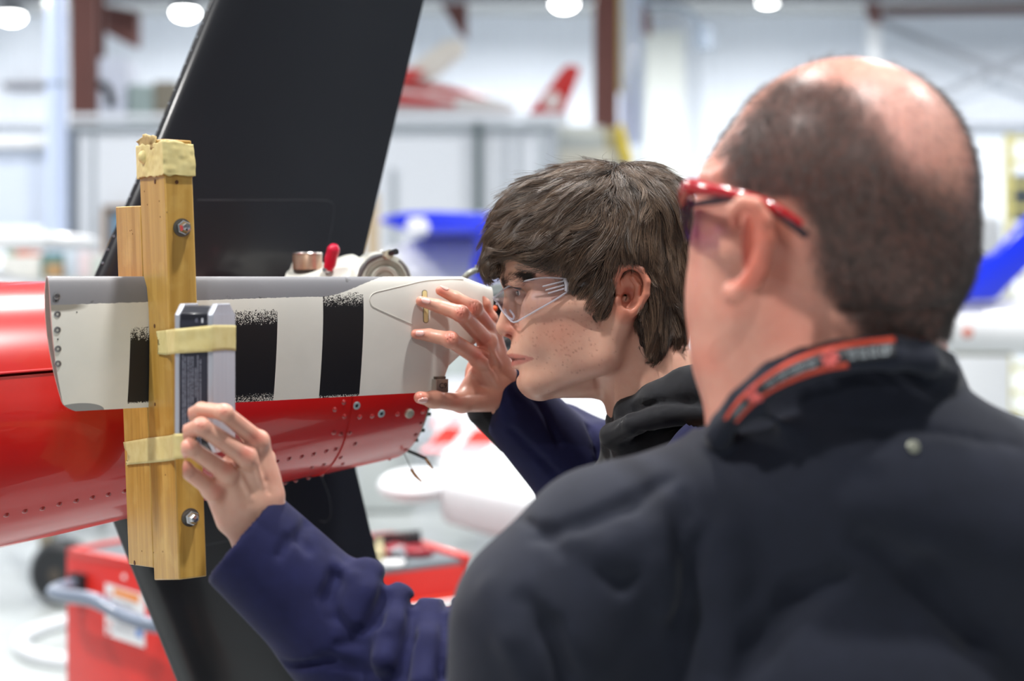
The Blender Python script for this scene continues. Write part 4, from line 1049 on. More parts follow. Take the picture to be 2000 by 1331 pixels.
def finsurf(px, py, off=.0006):
    tt, z = fin_pt(px, py); y = py
    x0 = np.interp(y, [f[0] for f in fs], [f[1] for f in fs]); x1 = np.interp(y, [f[0] for f in fs], [f[2] for f in fs])
    t0, _ = fin_pt(x0, y); t1, _ = fin_pt(x1, y); h = 0
    for _ in range(4):
        o = BC+bn*(FN+h); k = (px-1000)/F; tt = (k*o[1]-o[0])/(bd[0]-k*bd[1]); x = np.clip((tt-t0)/(t1-t0), 0, 1); h = np.interp(x, xs, th)
    q_ = BC+bd*tt+bn*(FN+h+off); return np.array([q_[0], q_[1], ZC+(YH-py)/F*q_[1]])
pl = M('fin_panel_line', (58, 60, 66), .35)
MB().tube([finsurf(x, y, -.0002) for x, y in ((385, 391), (450, 391), (540, 391), (620, 391), (644, 394), (652, 404), (651, 425), (645, 460), (637, 500), (630, 530))], .0006, 6).build('panel_edge', pl, fin)
MB().tube([finsurf(x, y, -.0002) for x, y in ((395, 1066), (440, 1058), (480, 1050), (540, 1046))], .0006, 6).tube([finsurf(x, y, -.0002) for x, y in ((627, 930), (640, 960), (646, 990), (645, 1010), (636, 1020), (625, 1018))], .0006, 6).build('lower_panel_edge', pl, fin)
dotm = M('edge_rivet_bright', (150, 160, 170), .3, .7); dm = None
for y in list(range(20, 540, 26)):
    x = np.interp(y, [0, 535], [413, 190]); p = finsurf(x+1.5, y, 0)
    if dm is None: q0 = p; dm = MB().sph(p, .0012, 8).build('edge_rivet', dotm, fin)
    else: copy_at(dm, fin, p-q0)

# ---- gearbox, hub and fittings on top of the boom
gw = M('gearbox_white', (206, 206, 198), .4, nz=.05, nscale=30, coat=.2)
v = Vol(P(530, 640, 1.62), P(830, 455, 1.86)+np.array([.02, 0, .0]), .0016)
d = 1.74
def R(px, py, dd=0): return P(px, py, d+dd)
v.ell(R(640, 560), (.062, .05, .026), k=.01); v.ell(R(572, 553), (.022, .03, .013), k=.008)
v.cone(R(600, 545), R(600, 530), U(36, d), U(33, d), k=.004)
v.cone(R(690, 545), R(700, 545), U(48, d), U(42, d), k=.02)
v.cone(P(722, 520, 1.78), P(735, 516, 1.73), U(26, d), U(24, d), k=.006)
v.cone(P(742, 545, 1.79), P(750, 548, 1.735), U(50, d), U(46, d), k=.008)
V, Q = v.mesh(); gb = mesh_np('gearbox', V, Q, gw, tail)
cpx = P(752, 548, 1.685)
fl = MB().lathe(cpx, (.12, -1, .05), [(U(50, 1.7), -.02), (U(52, 1.7), -.006), (U(51, 1.7), 0), (U(40, 1.7), .001), (U(38, 1.7), -.002), (U(30, 1.7), -.004), (U(26, 1.7), .003), (U(20, 1.7), .002), (U(16, 1.7), -.004), (.0001, -.004)], 56).build('output_flange', M('flange_grey_white', (186, 188, 178), .42, .15, nz=.12, nscale=60), tail)
MB().tube([cpx+np.array([math.cos(a)*U(49, 1.7), -.002, math.sin(a)*U(49, 1.7)]) for a in np.linspace(math.radians(82), math.radians(190), 24)], [.0012, .0022, .0034, .0026, .0036, .003, .0022], 8, sub=1).build('sealant_bead', M('sealant_grey', (104, 104, 106), .6, nz=.2, nscale=200), fl)
MB().tube([cpx+np.array([math.cos(a)*U(47, 1.7), -.002, math.sin(a)*U(47, 1.7)]) for a in np.linspace(math.radians(8), math.radians(55), 14)], [.0012, .002, .0014], 8, sub=1).build('sealant_bead', M('sealant_grey', (104, 104, 106), .6), fl)
MB().cyl(P(753, 499, 1.70), P(760, 497, 1.665), .0058, seg=6).build('drain_nut', M('nut_cream', (205, 200, 178), .4, .3), tail)
MB().cyl(P(762, 495, 1.665), P(774, 492, 1.655), .003, .0036, seg=12).build('black_cap', M('black_rubber', (30, 32, 36)), tail)
cop = NT('copper_cap'); cop.b.inputs['Metallic'].default_value = .75; cop.b.inputs['Roughness'].default_value = .35; cop.color(cop.mix(cop.noise(60, 3), lin(190, 158, 132), lin(212, 186, 164)))
c_ = P(600.5, 527, 1.72); rr_ = U(28.5, 1.72)
MB().lathe(c_, (0, 0, 1), [(rr_*1.0, 0), (rr_*1.0, U(30, 1.72)), (rr_*.97, U(32, 1.72)), (rr_*.9, U(32.6, 1.72)), (.0001, U(33.2, 1.72))], 48).build('filler_cap', cop.m, tail)
MB().lathe(c_+ez*U(30, 1.72), (0, 0, 1), [(rr_*1.02, 0), (rr_*1.03, .001), (rr_*.98, .0022), (rr_*.9, .0024)], 48, caps=False).build('cap_rim', M('cap_rim_silver', (206, 200, 196), .25, .9), tail)
MB().lathe(c_-ez*.003, (0, 0, 1), [(rr_*.95, 0), (rr_*.95, .003)], 40).build('cap_gasket', M('gasket_dark', (60, 62, 58), .6), tail)
k = MB(); a = P(642, 527, 1.70); b = P(653, 478, 1.69); k.tube([a, a+(b-a)*.15, a+(b-a)*.5, a+(b-a)*.85, b], [.0052, .0068, .0078, .0072, .0035], 18, sub=5)
for v_ in k.bm.verts: v_.co += Vector((1, 0, 0))*float(.0008*vnoise(np.array([v_.co]), .004, 2)[0])
k.build('red_plastic_cap', M('cap_crimson', (206, 24, 62), .35, bump=.5, bscale=300), tail)
MB().cyl(P(641, 531, 1.70), P(634, 526, 1.695), .0035, seg=10).build('cap_fitting', M('bolt_steel', (190, 190, 194)), tail)
# hub behind the right hand
hub = rotor_e
hg = M('hub_grey', (92, 98, 98), .42, .35, nz=.15, nscale=60); hd = M('hub_black', (24, 26, 28), .4, .3)
v = Vol(P(880, 720, 1.64), P(1075, 530, 1.86)+np.array([.03, 0, .03]), .0018)
d = 1.76
v.cone(P(925, 590, 1.72), P(1040, 575, 1.78), U(24, d), U(34, d), k=.008); v.cone(P(960, 600, 1.74), P(985, 665, 1.74), U(30, d), U(22, d), k=.01)
v.ell(P(900, 600, 1.70), (.012, .012, .02), k=.006); v.cone(P(1000, 690, 1.76), P(1040, 640, 1.78), U(18, d), U(26, d), k=.008)
V, Q = v.mesh(); hb = mesh_np('hub_body', V, Q, hg, hub)
for x, y, dd in ((927, 598, 1.672), (966, 600, 1.678), (1000, 640, 1.69)):
    p = P(x, y, dd); MB().lathe(p, (0, -1, 0), [(.0105, -.01), (.0105, 0), (.008, .002), (.0078, -.002), (.0045, -.002), (.0045, .004), (.0001, .005)], 22).build('bolt_head', hd, hub)
MB().sph(P(966, 603, 1.668), .0035, 12).build('orange_dab', M('dab_orange', (222, 90, 34), .4), hub)
MB().box(tuple(P(968, 662, 1.70)), (.007, .005, .006), bev=.001).build('pink_tag', M('tag_pink', (226, 180, 190), .5), hub)
MB().tube([P(955, 672, 1.71), P(975, 668, 1.705), P(992, 655, 1.70), P(1005, 640, 1.70)], .0022, 8).build('grey_cable', M('cable_pale', (150, 158, 158), .4), hub)
MB().tube([P(903, 547, 1.68), P(915, 535, 1.68), P(932, 528, 1.69), P(955, 527, 1.70), P(985, 540, 1.71)], .0036, 12).build('conduit', M('conduit_grey', (140, 142, 134), .4, .3), hub)
MB().cyl(P(932, 524, 1.68), P(932, 518, 1.68), .0028, seg=10).build('conduit_nipple', M('cable_pale', (150, 158, 158)), hub)
MB().cyl(P(960, 600, 1.76), P(880, 600, 1.70), .015, seg=20).build('spindle', hg, hub)
v = Vol(P(930, 740, 1.75), P(1100, 640, 2.0)+np.array([.03, 0, .02]), .003)
v.ell(P(1010, 700, 1.87), (.05, .05, .026), k=.002); V, Q = v.mesh(); o = mesh_np('red_hub_cover', V, Q, M('cover_red', (236, 40, 22), .4), hub)
# loose wires at the boom end
wb_ = M('wire_black', (26, 27, 29), .45); wc = M('wire_copper', (150, 100, 50), .4, .6); e = 1.745
w = MB().tube([P(792, 879, e), P(812, 887, e-.01), P(832, 896, e-.02)], .0021, 10).build('black_wire', wb_, tail)
MB().tube([P(831, 896, e-.02), P(838, 906, e-.02), P(845, 917, e-.02)], [.0016, .0018, .0009], 8).build('wire_end', wc, w)
w = MB().tube([P(787, 882, e), P(796, 900, e-.01), P(804, 918, e-.01)], .0006, 6).build('thin_wire', M('wire_pale', (150, 152, 152), .4, .5), tail)
MB().tube([P(803, 917, e-.01), P(811, 929, e-.01), P(824, 942, e-.01)], [.0020, .0022, .0010], 8).build('wire_end', wc, w)
# support under the boom
MB().cyl((BC+bd*-.35)*[1, 1, 0], (BC+bd*-.35)*[1, 1, 0]+ez*1.35, .04, seg=20).build('support_post', M('bench_leg', (120, 124, 130)), tail)
# ================================================================ YOUNGER MAN
def skin_mat(name, bump=.25, scale=900):
    t = NT(name); n = t.new('ShaderNodeVertexColor'); n.layer_name = 'Col'
    f = t.noise(420, 4); f2 = t.noise(130, 4)
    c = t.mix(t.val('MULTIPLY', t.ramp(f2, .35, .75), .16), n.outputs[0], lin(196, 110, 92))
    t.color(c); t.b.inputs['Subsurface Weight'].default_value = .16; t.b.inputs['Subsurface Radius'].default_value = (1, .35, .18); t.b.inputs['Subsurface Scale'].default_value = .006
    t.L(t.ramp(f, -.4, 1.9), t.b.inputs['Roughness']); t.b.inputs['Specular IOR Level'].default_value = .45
    t.bump(t.noise(scale, 3), bump, .0003); return t.m
skin = skin_mat('skin')
def cloth(name, rgb, rgb2, rough=.85, wscale=1400, sheen=.15):
    t = NT(name); g = t.geo()
    w = t.new('ShaderNodeTexWave'); w.inputs['Scale'].default_value = wscale/6; w.inputs['Distortion'].default_value = 1.5; t.L(g, w.inputs['Vector'])
    lint = t.noise(35, 6, rough=.7)
    t.color(t.mix(t.ramp(lint, .35, .8), lin(*rgb), lin(*rgb2))); t.b.inputs['Roughness'].default_value = rough
    t.b.inputs['Sheen Weight'].default_value = sheen; t.b.inputs['Sheen Roughness'].default_value = .5; t.b.inputs['Specular IOR Level'].default_value = .25
    t.bump(t.noise(wscale, 2), .25, .0004); t.bump(t.noise(18, 3), .10, .004); return t.m
yo = empty('person', (P(1330, 0, 1.62)[0], 1.62, 0), 'younger man with messy brown hair and clear safety glasses leaning toward the blade', 'person')
D0 = 1.50; u = D0/F
def H(x, y, lat=0): return P(x, y, D0-lat*u)          # lateral offsets in pixels, positive to the camera
def r3(x, l, z): return (x*u, l*u, z*u)
def roty(deg):
    a = math.radians(deg); return np.array([[math.cos(a), 0, -math.sin(a)], [0, 1, 0], [math.sin(a), 0, math.cos(a)]])
v = Vol((P(935, 0, D0)[0], D0-.105, P(0, 870, D0)[2]), (P(1440, 0, D0)[0], D0+.105, P(0, 318, D0)[2]), .00125)
K = lambda px: px*u
v.ell(H(1165, 468), r3(180, 136, 128), k=K(5))
v.ell(H(1075, 508), r3(106, 104, 92), k=K(25))
v.cone(H(1002, 548, 12), H(1012, 548, 62), K(20), K(18), k=K(16)); v.cone(H(1002, 548, -12), H(1012, 548, -62), K(20), K(18), k=K(16))
v.ell(H(1120, 620), r3(112, 92, 110), k=K(30))
for sg in (1, -1):
    v.cone(H(1050, 600, 66*sg), H(1150, 592, 106*sg), K(26), K(26), k=K(30))          # zygoma
    v.ell(H(1080, 655, 46*sg), r3(62, 44, 58), k=K(26))
    v.cone(H(1050, 742, 26*sg), H(1180, 696, 86*sg), K(34), K(28), k=K(30))
    v.cone(H(1180, 696, 86*sg), H(1216, 608, 100*sg), K(28), K(28), k=K(26))
    v.ell(H(1140, 668, 74*sg), r3(62, 34, 62), k=K(24))
v.ell(H(1058, 684), r3(62, 58, 56), k=K(20))                                             # muzzle
v.ell(H(1046, 748), r3(33, 36, 31), k=K(14))                                             # chin
v.ell(H(1028, 747), r3(17, 20, 14), k=K(10))
v.cone(H(1062, 752), H(1150, 728), K(27), K(52), k=K(18))
v.cone(H(1230, 640), H(1296, 812), K(84), K(108), k=K(26))                               # neck
v.cone(H(1190, 700, 40), H(1240, 800, 50), K(26), K(30), k=K(20))
# nose
v.cone(H(1000, 572), H(992, 620), K(14), K(14), k=K(12)); v.cone(H(992, 620), H(985, 639), K(14), K(16.5), k=K(8))
for sg in (1, -1):
    v.ell(H(1004, 645, 13*sg), r3(15, 9.5, 10.5), k=K(11)); 
v.cone(H(987, 648), H(1004, 657), K(8.5), K(8), k=K(8))
for sg in (1, -1): v.ell(H(994, 655, 10*sg), r3(8, 4.5, 4.5), R=roty(15), k=K(2.5), sub=True); v.cone(H(1018, 632, 24*sg), H(1024, 650, 27*sg), K(3), K(3), k=K(8), sub=True)
# eye sockets, lids
for sg in (1, -1):
    v.ell(H(1014, 572, 42*sg), r3(20, 27, 17), k=K(14), sub=True)
    v.ell(H(1033, 572, 38*sg), r3(23, 23, 23), k=K(3))
    v.cone(H(1012, 562, 22*sg), H(1009, 559, 40*sg), K(5), K(6), k=K(8)); v.cone(H(1009, 559, 40*sg), H(1024, 566, 60*sg), K(6), K(5), k=K(8))
    v.cone(H(1014, 583, 24*sg), H(1013, 585, 40*sg), K(4.5), K(5), k=K(9)); v.cone(H(1013, 585, 40*sg), H(1027, 580, 58*sg), K(5), K(4), k=K(9))
    v.ell(H(1011, 572.5, 40*sg), r3(7, 16, 4.5), k=K(3), sub=True)
# lips
for sg in (1, -1):
    v.chain([H(998, 690, 0), H(1002, 692, 14*sg), H(1016, 696, 30*sg), H(1037, 700, 42*sg)], [K(8), K(8), K(6.5), K(3)], k=K(5))
    v.chain([H(1008, 713, 0), H(1011, 713, 14*sg), H(1022, 709, 30*sg), H(1037, 703, 41*sg)], [K(8.5), K(8.5), K(7), K(3)], k=K(5))
    v.chain([H(993, 702.5, 0), H(1004, 702.5, 18*sg), H(1020, 701.5, 36*sg), H(1041, 700, 50*sg)], [K(1.8), K(1.8), K(1.8), K(1.5)], k=K(2.2), sub=True)
v.cone(H(998, 676, 0), H(994, 686, 0), K(3), K(3), k=K(5), sub=True)
v.cone(H(1008, 729, -12), H(1008, 729, 12), K(5), K(5), k=K(8), sub=True)
# ears
for sg in (1, -1):
    lt = lambda a: a*sg
    v.ell(H(1236, 572, lt(112)), r3(32, 10, 48), R=roty(-12), k=K(8))
    v.chain([H(1208, 570, lt(113)), H(1203, 546, lt(121)), H(1212, 526, lt(126)), H(1232, 518, lt(129)), H(1253, 528, lt(132)), H(1264, 550, lt(133)), H(1262, 575, lt(130)), H(1250, 597, lt(125)), H(1236, 611, lt(121))], [K(6), K(7), K(7.5), K(7), K(7), K(7), K(7), K(7), K(9)], k=K(3))
    v.ell(H(1222, 610, lt(119)), r3(16, 9, 17), k=K(8))
    v.ell(H(1228, 582, lt(126)), r3(16, 14, 21), k=K(4), sub=True)
    v.ell(H(1232, 545, lt(133)), r3(17, 9, 15), k=K(5), sub=True)
    v.chain([H(1235, 543, lt(121)), H(1246, 560, lt(123)), H(1244, 583, lt(121)), H(1230, 600, lt(119))], [K(5), K(5.5), K(5.5), K(5)], k=K(4))
    v.ell(H(1207, 587, lt(121)), r3(7, 8, 10), k=K(5)); v.ell(H(1222, 583, lt(112)), r3(9, 12, 9), k=K(3), sub=True)
yv = v
V, Q = v.mesh(); V = relax(V, Q, 1, .35)
px, py = pixel(V); lat = (D0-V[:, 1])/u; al_ = np.abs(lat)
c = np.tile(np.array(lin(220, 172, 150)), (len(V), 1))
n1 = vnoise(V, .012, 1); n2 = vnoise(V, .004, 2)
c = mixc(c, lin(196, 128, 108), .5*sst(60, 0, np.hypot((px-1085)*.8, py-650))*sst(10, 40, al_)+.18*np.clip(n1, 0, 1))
c = mixc(c, lin(212, 120, 98), .6*sst(34, 0, np.hypot(px-995, py-643))); c = mixc(c, lin(170, 78, 62), .8*sst(12, 4, np.hypot(px-994, py-655)))
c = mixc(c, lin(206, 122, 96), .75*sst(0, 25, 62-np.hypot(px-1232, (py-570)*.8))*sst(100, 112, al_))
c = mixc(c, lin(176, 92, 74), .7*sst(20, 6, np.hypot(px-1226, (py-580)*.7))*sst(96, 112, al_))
lipm = np.clip(1-np.abs(py-(702-(px-1000)*.03))/(np.interp(px, [990, 1000, 1020, 1042], [13, 16, 11, 2])*np.where(py < 702, .85, 1.1)), 0, 1)*(px < 1043)*(px > 985); c = mixc(c, lin(186, 108, 100), .85*sst(.0, .35, lipm))
lipd = sst(3.0, .6, np.abs(py-(702.3-(px-1000)*.04)))*(px < 1042)*(px > 990)*(al_ < 52); c = mixc(c, lin(96, 44, 40), .8*lipd)
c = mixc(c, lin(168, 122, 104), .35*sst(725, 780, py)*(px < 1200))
c = mixc(c, lin(120, 72, 62), .6*sst(22, 5, np.hypot((px-1020)*.8, py-572))*(al_ < 80))  # eye socket shade put into the skin colour
# brow tint of fine hairs and dark lash line
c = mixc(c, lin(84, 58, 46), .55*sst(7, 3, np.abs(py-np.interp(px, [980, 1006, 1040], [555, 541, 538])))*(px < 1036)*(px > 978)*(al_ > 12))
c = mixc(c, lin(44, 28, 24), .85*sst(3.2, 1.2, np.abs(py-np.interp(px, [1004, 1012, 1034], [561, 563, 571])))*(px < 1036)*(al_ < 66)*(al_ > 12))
# freckles
rf = np.random.default_rng(4); fr = np.zeros(len(V)); side = lat > 20
for _ in range(150):
    fx, fy = rf.normal(1110, 42), rf.normal(668, 34); r_ = rf.uniform(.8, 1.9); dd_ = np.hypot(px-fx, py-fy); fr[side] = np.maximum(fr[side], (rf.uniform(.12, .45)*sst(r_*1.6, r_*.5, dd_))[side])
c = mixc(c, lin(128, 70, 54), fr)
scalp = sst(0, 20, (545-(px-1000)*-.12)-py-10)*(px < 1200)+(px >= 1200)*sst(0, 10, px-1255)*sst(700, 680, py); 
bodyV, bodyQ, bodyC = [V], [Q], [c]
# neck, shoulders and chest under the clothes are added below; the hands are grown separately at finer resolution
def hand(vol, ch, rad, k, palm):
    for pts, rs in zip(ch, rad): vol.chain(pts, rs, k)
# ---- left hand (near, on the level)
def hl(x, y, d): return P(x, y, d+(DS if d < 1.35 else 0))
DS = .023
uh = 1.18/F; K2 = lambda a: a*uh
v = Vol((P(335, 0, 1.15)[0], 1.12, P(0, 1110, 1.2)[2]), (P(600, 0, 1.28)[0], 1.335, P(0, 775, 1.2)[2]), .00085)
fing = [([(505, 862, 1.200), (437, 806, 1.168), (393, 800, 1.176), (368, 812, 1.193)], [19, 16.0, 14.5, 12]),
        ([(482, 893, 1.190), (392, 833, 1.160), (358, 848, 1.172), (350, 862, 1.195)], [20, 17, 15.5, 12.5]),
        ([(445, 925, 1.188), (370, 874, 1.162), (352, 886, 1.176), (352, 900, 1.195)], [19, 16, 15, 12]),
        ([(418, 958, 1.192), (360, 917, 1.170), (350, 922, 1.182), (352, 930, 1.197)], [18, 14.5, 13.5, 11])]
for ps, rs in fing:
    v.chain([hl(*q) for q in ps], [K2(r) for r in rs], k=K2(4))
    q = ps[0]; v.ell(hl(q[0]-3, q[1]+2, q[2]-.004), (K2(20), K2(14), K2(19)), k=K2(12))      # knuckle
    m = ps[1]; v.ell(hl(m[0]+2, m[1]+1, m[2]-.001), (K2(17.5), K2(16.5), K2(16.5)), k=K2(6))
wr = (486, 1010, 1.205)
for ps, rw, wx, wy in ((fing[0][0], 21, 528, 965), (fing[1][0], 22, 510, 985), (fing[2][0], 21, 480, 1010), (fing[3][0], 20, 448, 1015)):
    v.cone(hl(ps[0][0], ps[0][1], ps[0][2]+.006), hl(wx, wy, 1.212), K2(rw), K2(28), k=K2(18))
v.ell(hl(478, 945, 1.212), (K2(66), K2(32), K2(72)), k=K2(20))
v.cone(hl(500, 985, 1.215), hl(556, 1100, 1.225), K2(52), K2(54), k=K2(22))
v.cone(hl(462, 1010, 1.212), hl(500, 1090, 1.225), K2(28), K2(40), k=K2(22))
# thumb, passing behind the level
v.chain([hl(512, 950, 1.225), hl(516, 898, 1.235), hl(500, 868, 1.262), hl(478, 850, 1.286)], [K2(28), K2(22), K2(17), K2(13)], k=K2(10))
# tendons and dips between knuckles
v.onsurf([(478, 866), (455, 850)], K2(3.5), k=K2(7), sub=True); v.onsurf([(463, 912), (438, 893)], K2(3.5), k=K2(7), sub=True); v.onsurf([(431, 946), (412, 928)], K2(3), k=K2(7), sub=True)
v.onsurf([(507, 880), (520, 940), (526, 962)], K2(2.5), k=K2(7), sub=True, depth=-.001)
for q in (((500, 905), (512, 950)), ((470, 930), (492, 975))): v.onsurf(q, K2(3.5), k=K2(9), depth=.0015)
for cx_, cy_ in ((437, 803), (392, 830)): 
    for dx in (-5, 2): v.onsurf([(cx_+dx-2, cy_-9), (cx_+dx+2, cy_+8)], K2(.9), k=K2(2), sub=True)
V, Q = v.mesh(); V = relax(V, Q, 2, .5); px, py = pixel(V); lhv = v
def handcol(V, px, py, spots, base=(216, 166, 146)):
    c = np.tile(np.array(lin(*base)), (len(V), 1)); c = mixc(c, lin(198, 132, 112), .35*np.clip(vnoise(V, .013, 6)+.2, 0, 1)); c = mixc(c, lin(222, 184, 160), .35*np.clip(vnoise(V, .02, 9), 0, 1))
    for x, y, r, w in spots: c = mixc(c, lin(204, 104, 90), w*sst(r, 0, np.hypot(px-x, py-y)))
    return c
c = handcol(V, px, py, [(503, 857, 26, .6), (437, 803, 20, .5), (482, 886, 26, .6), (392, 830, 20, .5), (445, 915, 22, .5), (370, 870, 18, .5), (425, 960, 24, .4), (356, 916, 18, .6), (350, 860, 14, .5), (366, 812, 12, .5), (360, 890, 14, .4)])
bodyV.append(V); bodyQ.append(Q); bodyC.append(c)
# ---- right hand (far, fingertips on the blade)
ur = 1.54/F; K3 = lambda a: a*ur
def bd_at(px, py): return bfront(px, py, 0)[0][1]
v = Vol((P(795, 0, 1.5)[0], 1.45, P(0, 850, 1.55)[2]), (P(1050, 0, 1.62)[0], 1.70, P(0, 535, 1.55)[2]), .00095)
T = lambda x, y: bd_at(x, y)-.0075
fing = [([(936, 700, 1.565), (880, 664, 1.512), (838, 655, T(838, 655)-.006), (812, 653, T(812, 653))], [17, 15, 12.5, 9.5]),
        ([(952, 668, 1.575), (900, 613, 1.515), (856, 598, T(856, 598)-.008), (822, 589, T(822, 589))], [17, 15.5, 13, 10]),
        ([(962, 652, 1.592), (926, 602, 1.54), (890, 582, T(890, 582)-.010), (860, 568, T(860, 568)-.004)], [16, 14.5, 12.5, 9.5]),
        ([(962, 668, 1.612), (957, 622, 1.592), (947, 594, 1.585), (934, 574, 1.582)], [14, 13, 11.5, 9])]
for i, (ps, rs) in enumerate(fing):
    v.chain([hl(*q) for q in ps], [K3(r) for r in rs], k=K3(3.5))
    m = ps[1]; v.ell(hl(m[0], m[1], m[2]-.001), (K3(16.5), K3(15), K3(15.5) if i < 3 else K3(13.5)), k=K3(6))
    q = ps[0]; v.ell(hl(q[0], q[1], q[2]-.004), (K3(19), K3(13), K3(17)), k=K3(10)) if i < 2 else None
for ps, wx, wy in ((fing[0][0], 962, 760), (fing[1][0], 975, 750), (fing[2][0], 982, 740), (fing[3][0], 984, 735)):
    v.cone(hl(ps[0][0], ps[0][1], ps[0][2]+.004), hl(wx, wy, 1.60), K3(18), K3(26), k=K3(14))
v.ell(hl(950, 735, 1.60), (K3(44), K3(24), K3(52)), k=K3(16))
v.cone(hl(958, 752, 1.606), hl(1030, 805, 1.635), K3(44), K3(42), k=K3(16))
# thumb
v.chain([hl(955, 778, 1.592), hl(902, 787, 1.560), hl(850, 781, T(850, 770)-.010), hl(820, 777, T(820, 766)-.012)], [K3(28), K3(19), K3(15.5), K3(12)], k=K3(10))
v.ell(hl(845, 781, T(845, 770)-.010), (K3(20), K3(14), K3(16)), k=K3(5))
v.cone(hl(925, 735, 1.585), hl(905, 775, 1.57), K3(14), K3(17), k=K3(16))
v.onsurf([(938, 700), (958, 728), (972, 752)], K3(3), k=K3(8), depth=.001); v.onsurf([(955, 672), (975, 712)], K3(3), k=K3(8), depth=.001)
v.onsurf([(945, 690), (965, 716)], K3(3), k=K3(8), sub=True)
for cx_, cy_ in ((879, 661), (899, 611), (925, 600)):
    for dx in (-5, 1, 6): v.onsurf([(cx_+dx-1, cy_-9), (cx_+dx+1, cy_+6)], K3(.8), k=K3(2), sub=True)
nail_v = v
V, Q = v.mesh(); V = relax(V, Q, 2, .5); px, py = pixel(V)
c = handcol(V, px, py, [(936, 697, 26, .6), (878, 661, 22, .55), (815, 652, 20, .6), (948, 668, 24, .5), (899, 612, 22, .6), (824, 590, 20, .6), (925, 602, 22, .6), (862, 568, 22, .6), (955, 620, 18, .6), (935, 575, 20, .7), (892, 785, 24, .5), (818, 776, 20, .6), (884, 640, 30, .3)], (208, 152, 132))
bodyV.append(V); bodyQ.append(Q); bodyC.append(c)
# ---- the rest of the body: torso, arms, legs (mostly under the clothes)
JB = dict(pelvis=np.array([.60, 1.66, .93]), chest=P(1400, 1010, 1.56), neck=P(1290, 820, 1.51))
shL = P(1420, 960, 1.40); elL = P(960, 1425, 1.22); wrL = P(515, 1085, 1.238)
shR = P(1235, 905, 1.72); elR = P(1150, 985, 1.66); wrR = P(1000, 790, 1.612)
v = Vol((-.35, 1.02, .72), (.85, 1.95, 1.56), .006)
v.cone(JB['neck'], JB['chest'], .055, .10, k=.03); v.cone(JB['chest'], JB['pelvis'], .115, .12, k=.04); v.cone(shL, shR, .055, .05, k=.04)
v.cone(shL, elL, .045, .038, k=.02); v.cone(elL, wrL, .036, .025, k=.01); v.cone(shR, elR, .045, .038, k=.02); v.cone(elR, wrR, .038, .026, k=.01)
V, Q = v.mesh(); bodyV.append(V); bodyQ.append(Q); bodyC.append(np.tile(np.array(lin(207, 158, 134)), (len(V), 1)))
def join(Vs, Qs, Cs):
    o = 0; q = []
    for V_, Q_ in zip(Vs, Qs): q.append(Q_+o); o += len(V_)
    return np.concatenate(Vs), np.concatenate(q), np.concatenate(Cs)
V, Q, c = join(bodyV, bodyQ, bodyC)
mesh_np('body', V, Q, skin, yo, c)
# eyes
for sg in (1, -1):
    e = MB().sph(H(1032, 572, 38*sg), K(22.6), 28).build('eyeball', M('eye_white', (225, 214, 208), .15, coat=.6), yo)
    MB().sph(H(1019, 572.5, 38*sg), K(14.5), 20, (.8, 1, .9)).build('iris', M('iris_dark', (58, 42, 34), .1, coat=1), e)
# nails
nail = M('fingernail', (226, 176, 168), .25, coat=.5)
def nail_at(x, y, rx, ry, ang, vol=nail_v):
    d_ = vol.front(x, y)
    if d_ is None: return
    p = P(x, y, d_+.0004); n = vol.grad(p[None])[0]
    ax = np.array([math.cos(math.radians(ang)), 0, math.sin(math.radians(ang))]); ax = ax-n*(ax @ n); ax /= np.linalg.norm(ax); bx = np.cross(n, ax)
    mb = MB(); G = []
    for i in range(7):
        a = -1+2*i/6; row = []
        for j in range(7):
            b = -1+2*j/6; w = math.sqrt(max(0, 1-(abs(a)**3)*.75)); q_ = p+ax*rx*ur*a+bx*ry*ur*b*w
            for _ in range(2): q_ = q_-n*float(vol.sample(q_[None])[0])*.9
            row.append(q_+n*(.0005-.0003*abs(b)**2))
        G.append(row)
    mb.grid(G); mb.build('fingernail', nail, yo, smooth=True, solid=.0004)
nail_at(820, 651, 8.5, 6, 4); nail_at(832, 588, 9, 6, -12); nail_at(868, 562, 9, 6, -25); nail_at(826, 783, 10, 6, -4)
# ---- hair
v = Vol((P(925, 0, D0)[0], D0-.125, P(0, 740, D0)[2]), (P(1400, 0, D0)[0], D0+.125, P(0, 285, D0)[2]), .0025)
v.f[:] = .08
hv = v
def he(x, y, l, rx, rl, rz, k=18, rot=0, sub=False): v.ell(H(x, y, l), r3(rx, rl, rz), R=roty(rot) if rot else None, k=K(k), sub=sub)
he(1168, 455, 0, 172, 146, 140, 2); he(1060, 450, 0, 98, 118, 96, 30, -18)
he(1000, 478, 0, 50, 92, 42, 22); he(1255, 430, 0, 92, 122, 110, 30); he(1272, 545, 0, 78, 112, 128, 22)
he(1290, 640, 0, 50, 86, 66, 18)
for sg in (1, -1):
    he(1095, 484, 98*sg, 92, 40, 46, 16, -8); he(1150, 535, 112*sg, 44, 26, 50, 14, 10); he(1166, 568, 112*sg, 30, 20, 50, 10, 16); he(1150, 480, 116*sg, 70, 30, 60, 16)
    he(1262, 560, 100*sg, 40, 28, 100, 14); he(1275, 650, 84*sg, 34, 24, 52, 12)
    he(1226, 492, 112*sg, 60, 28, 40, 14)
    v.ell(H(1236, 575, 128*sg), r3(34, 26, 54), R=roty(-12), k=K(6), sub=True)
he(965, 522, 0, 22, 74, 26, 14)
V, Q = v.mesh(); N = v.grad(V)
nv = vnoise(V, .018, 11)*.004+vnoise(V, .007, 12)*.002; V = V+N*(nv-.0045)[:, None]
hairm = NT('hair_base'); hairm.color(lin(38, 30, 26)); hairm.b.inputs['Roughness'].default_value = .7; hairm.bump(hairm.noise(500, 3), .8, .002)
cap = mesh_np('hair', V, Q, hairm.m, yo)
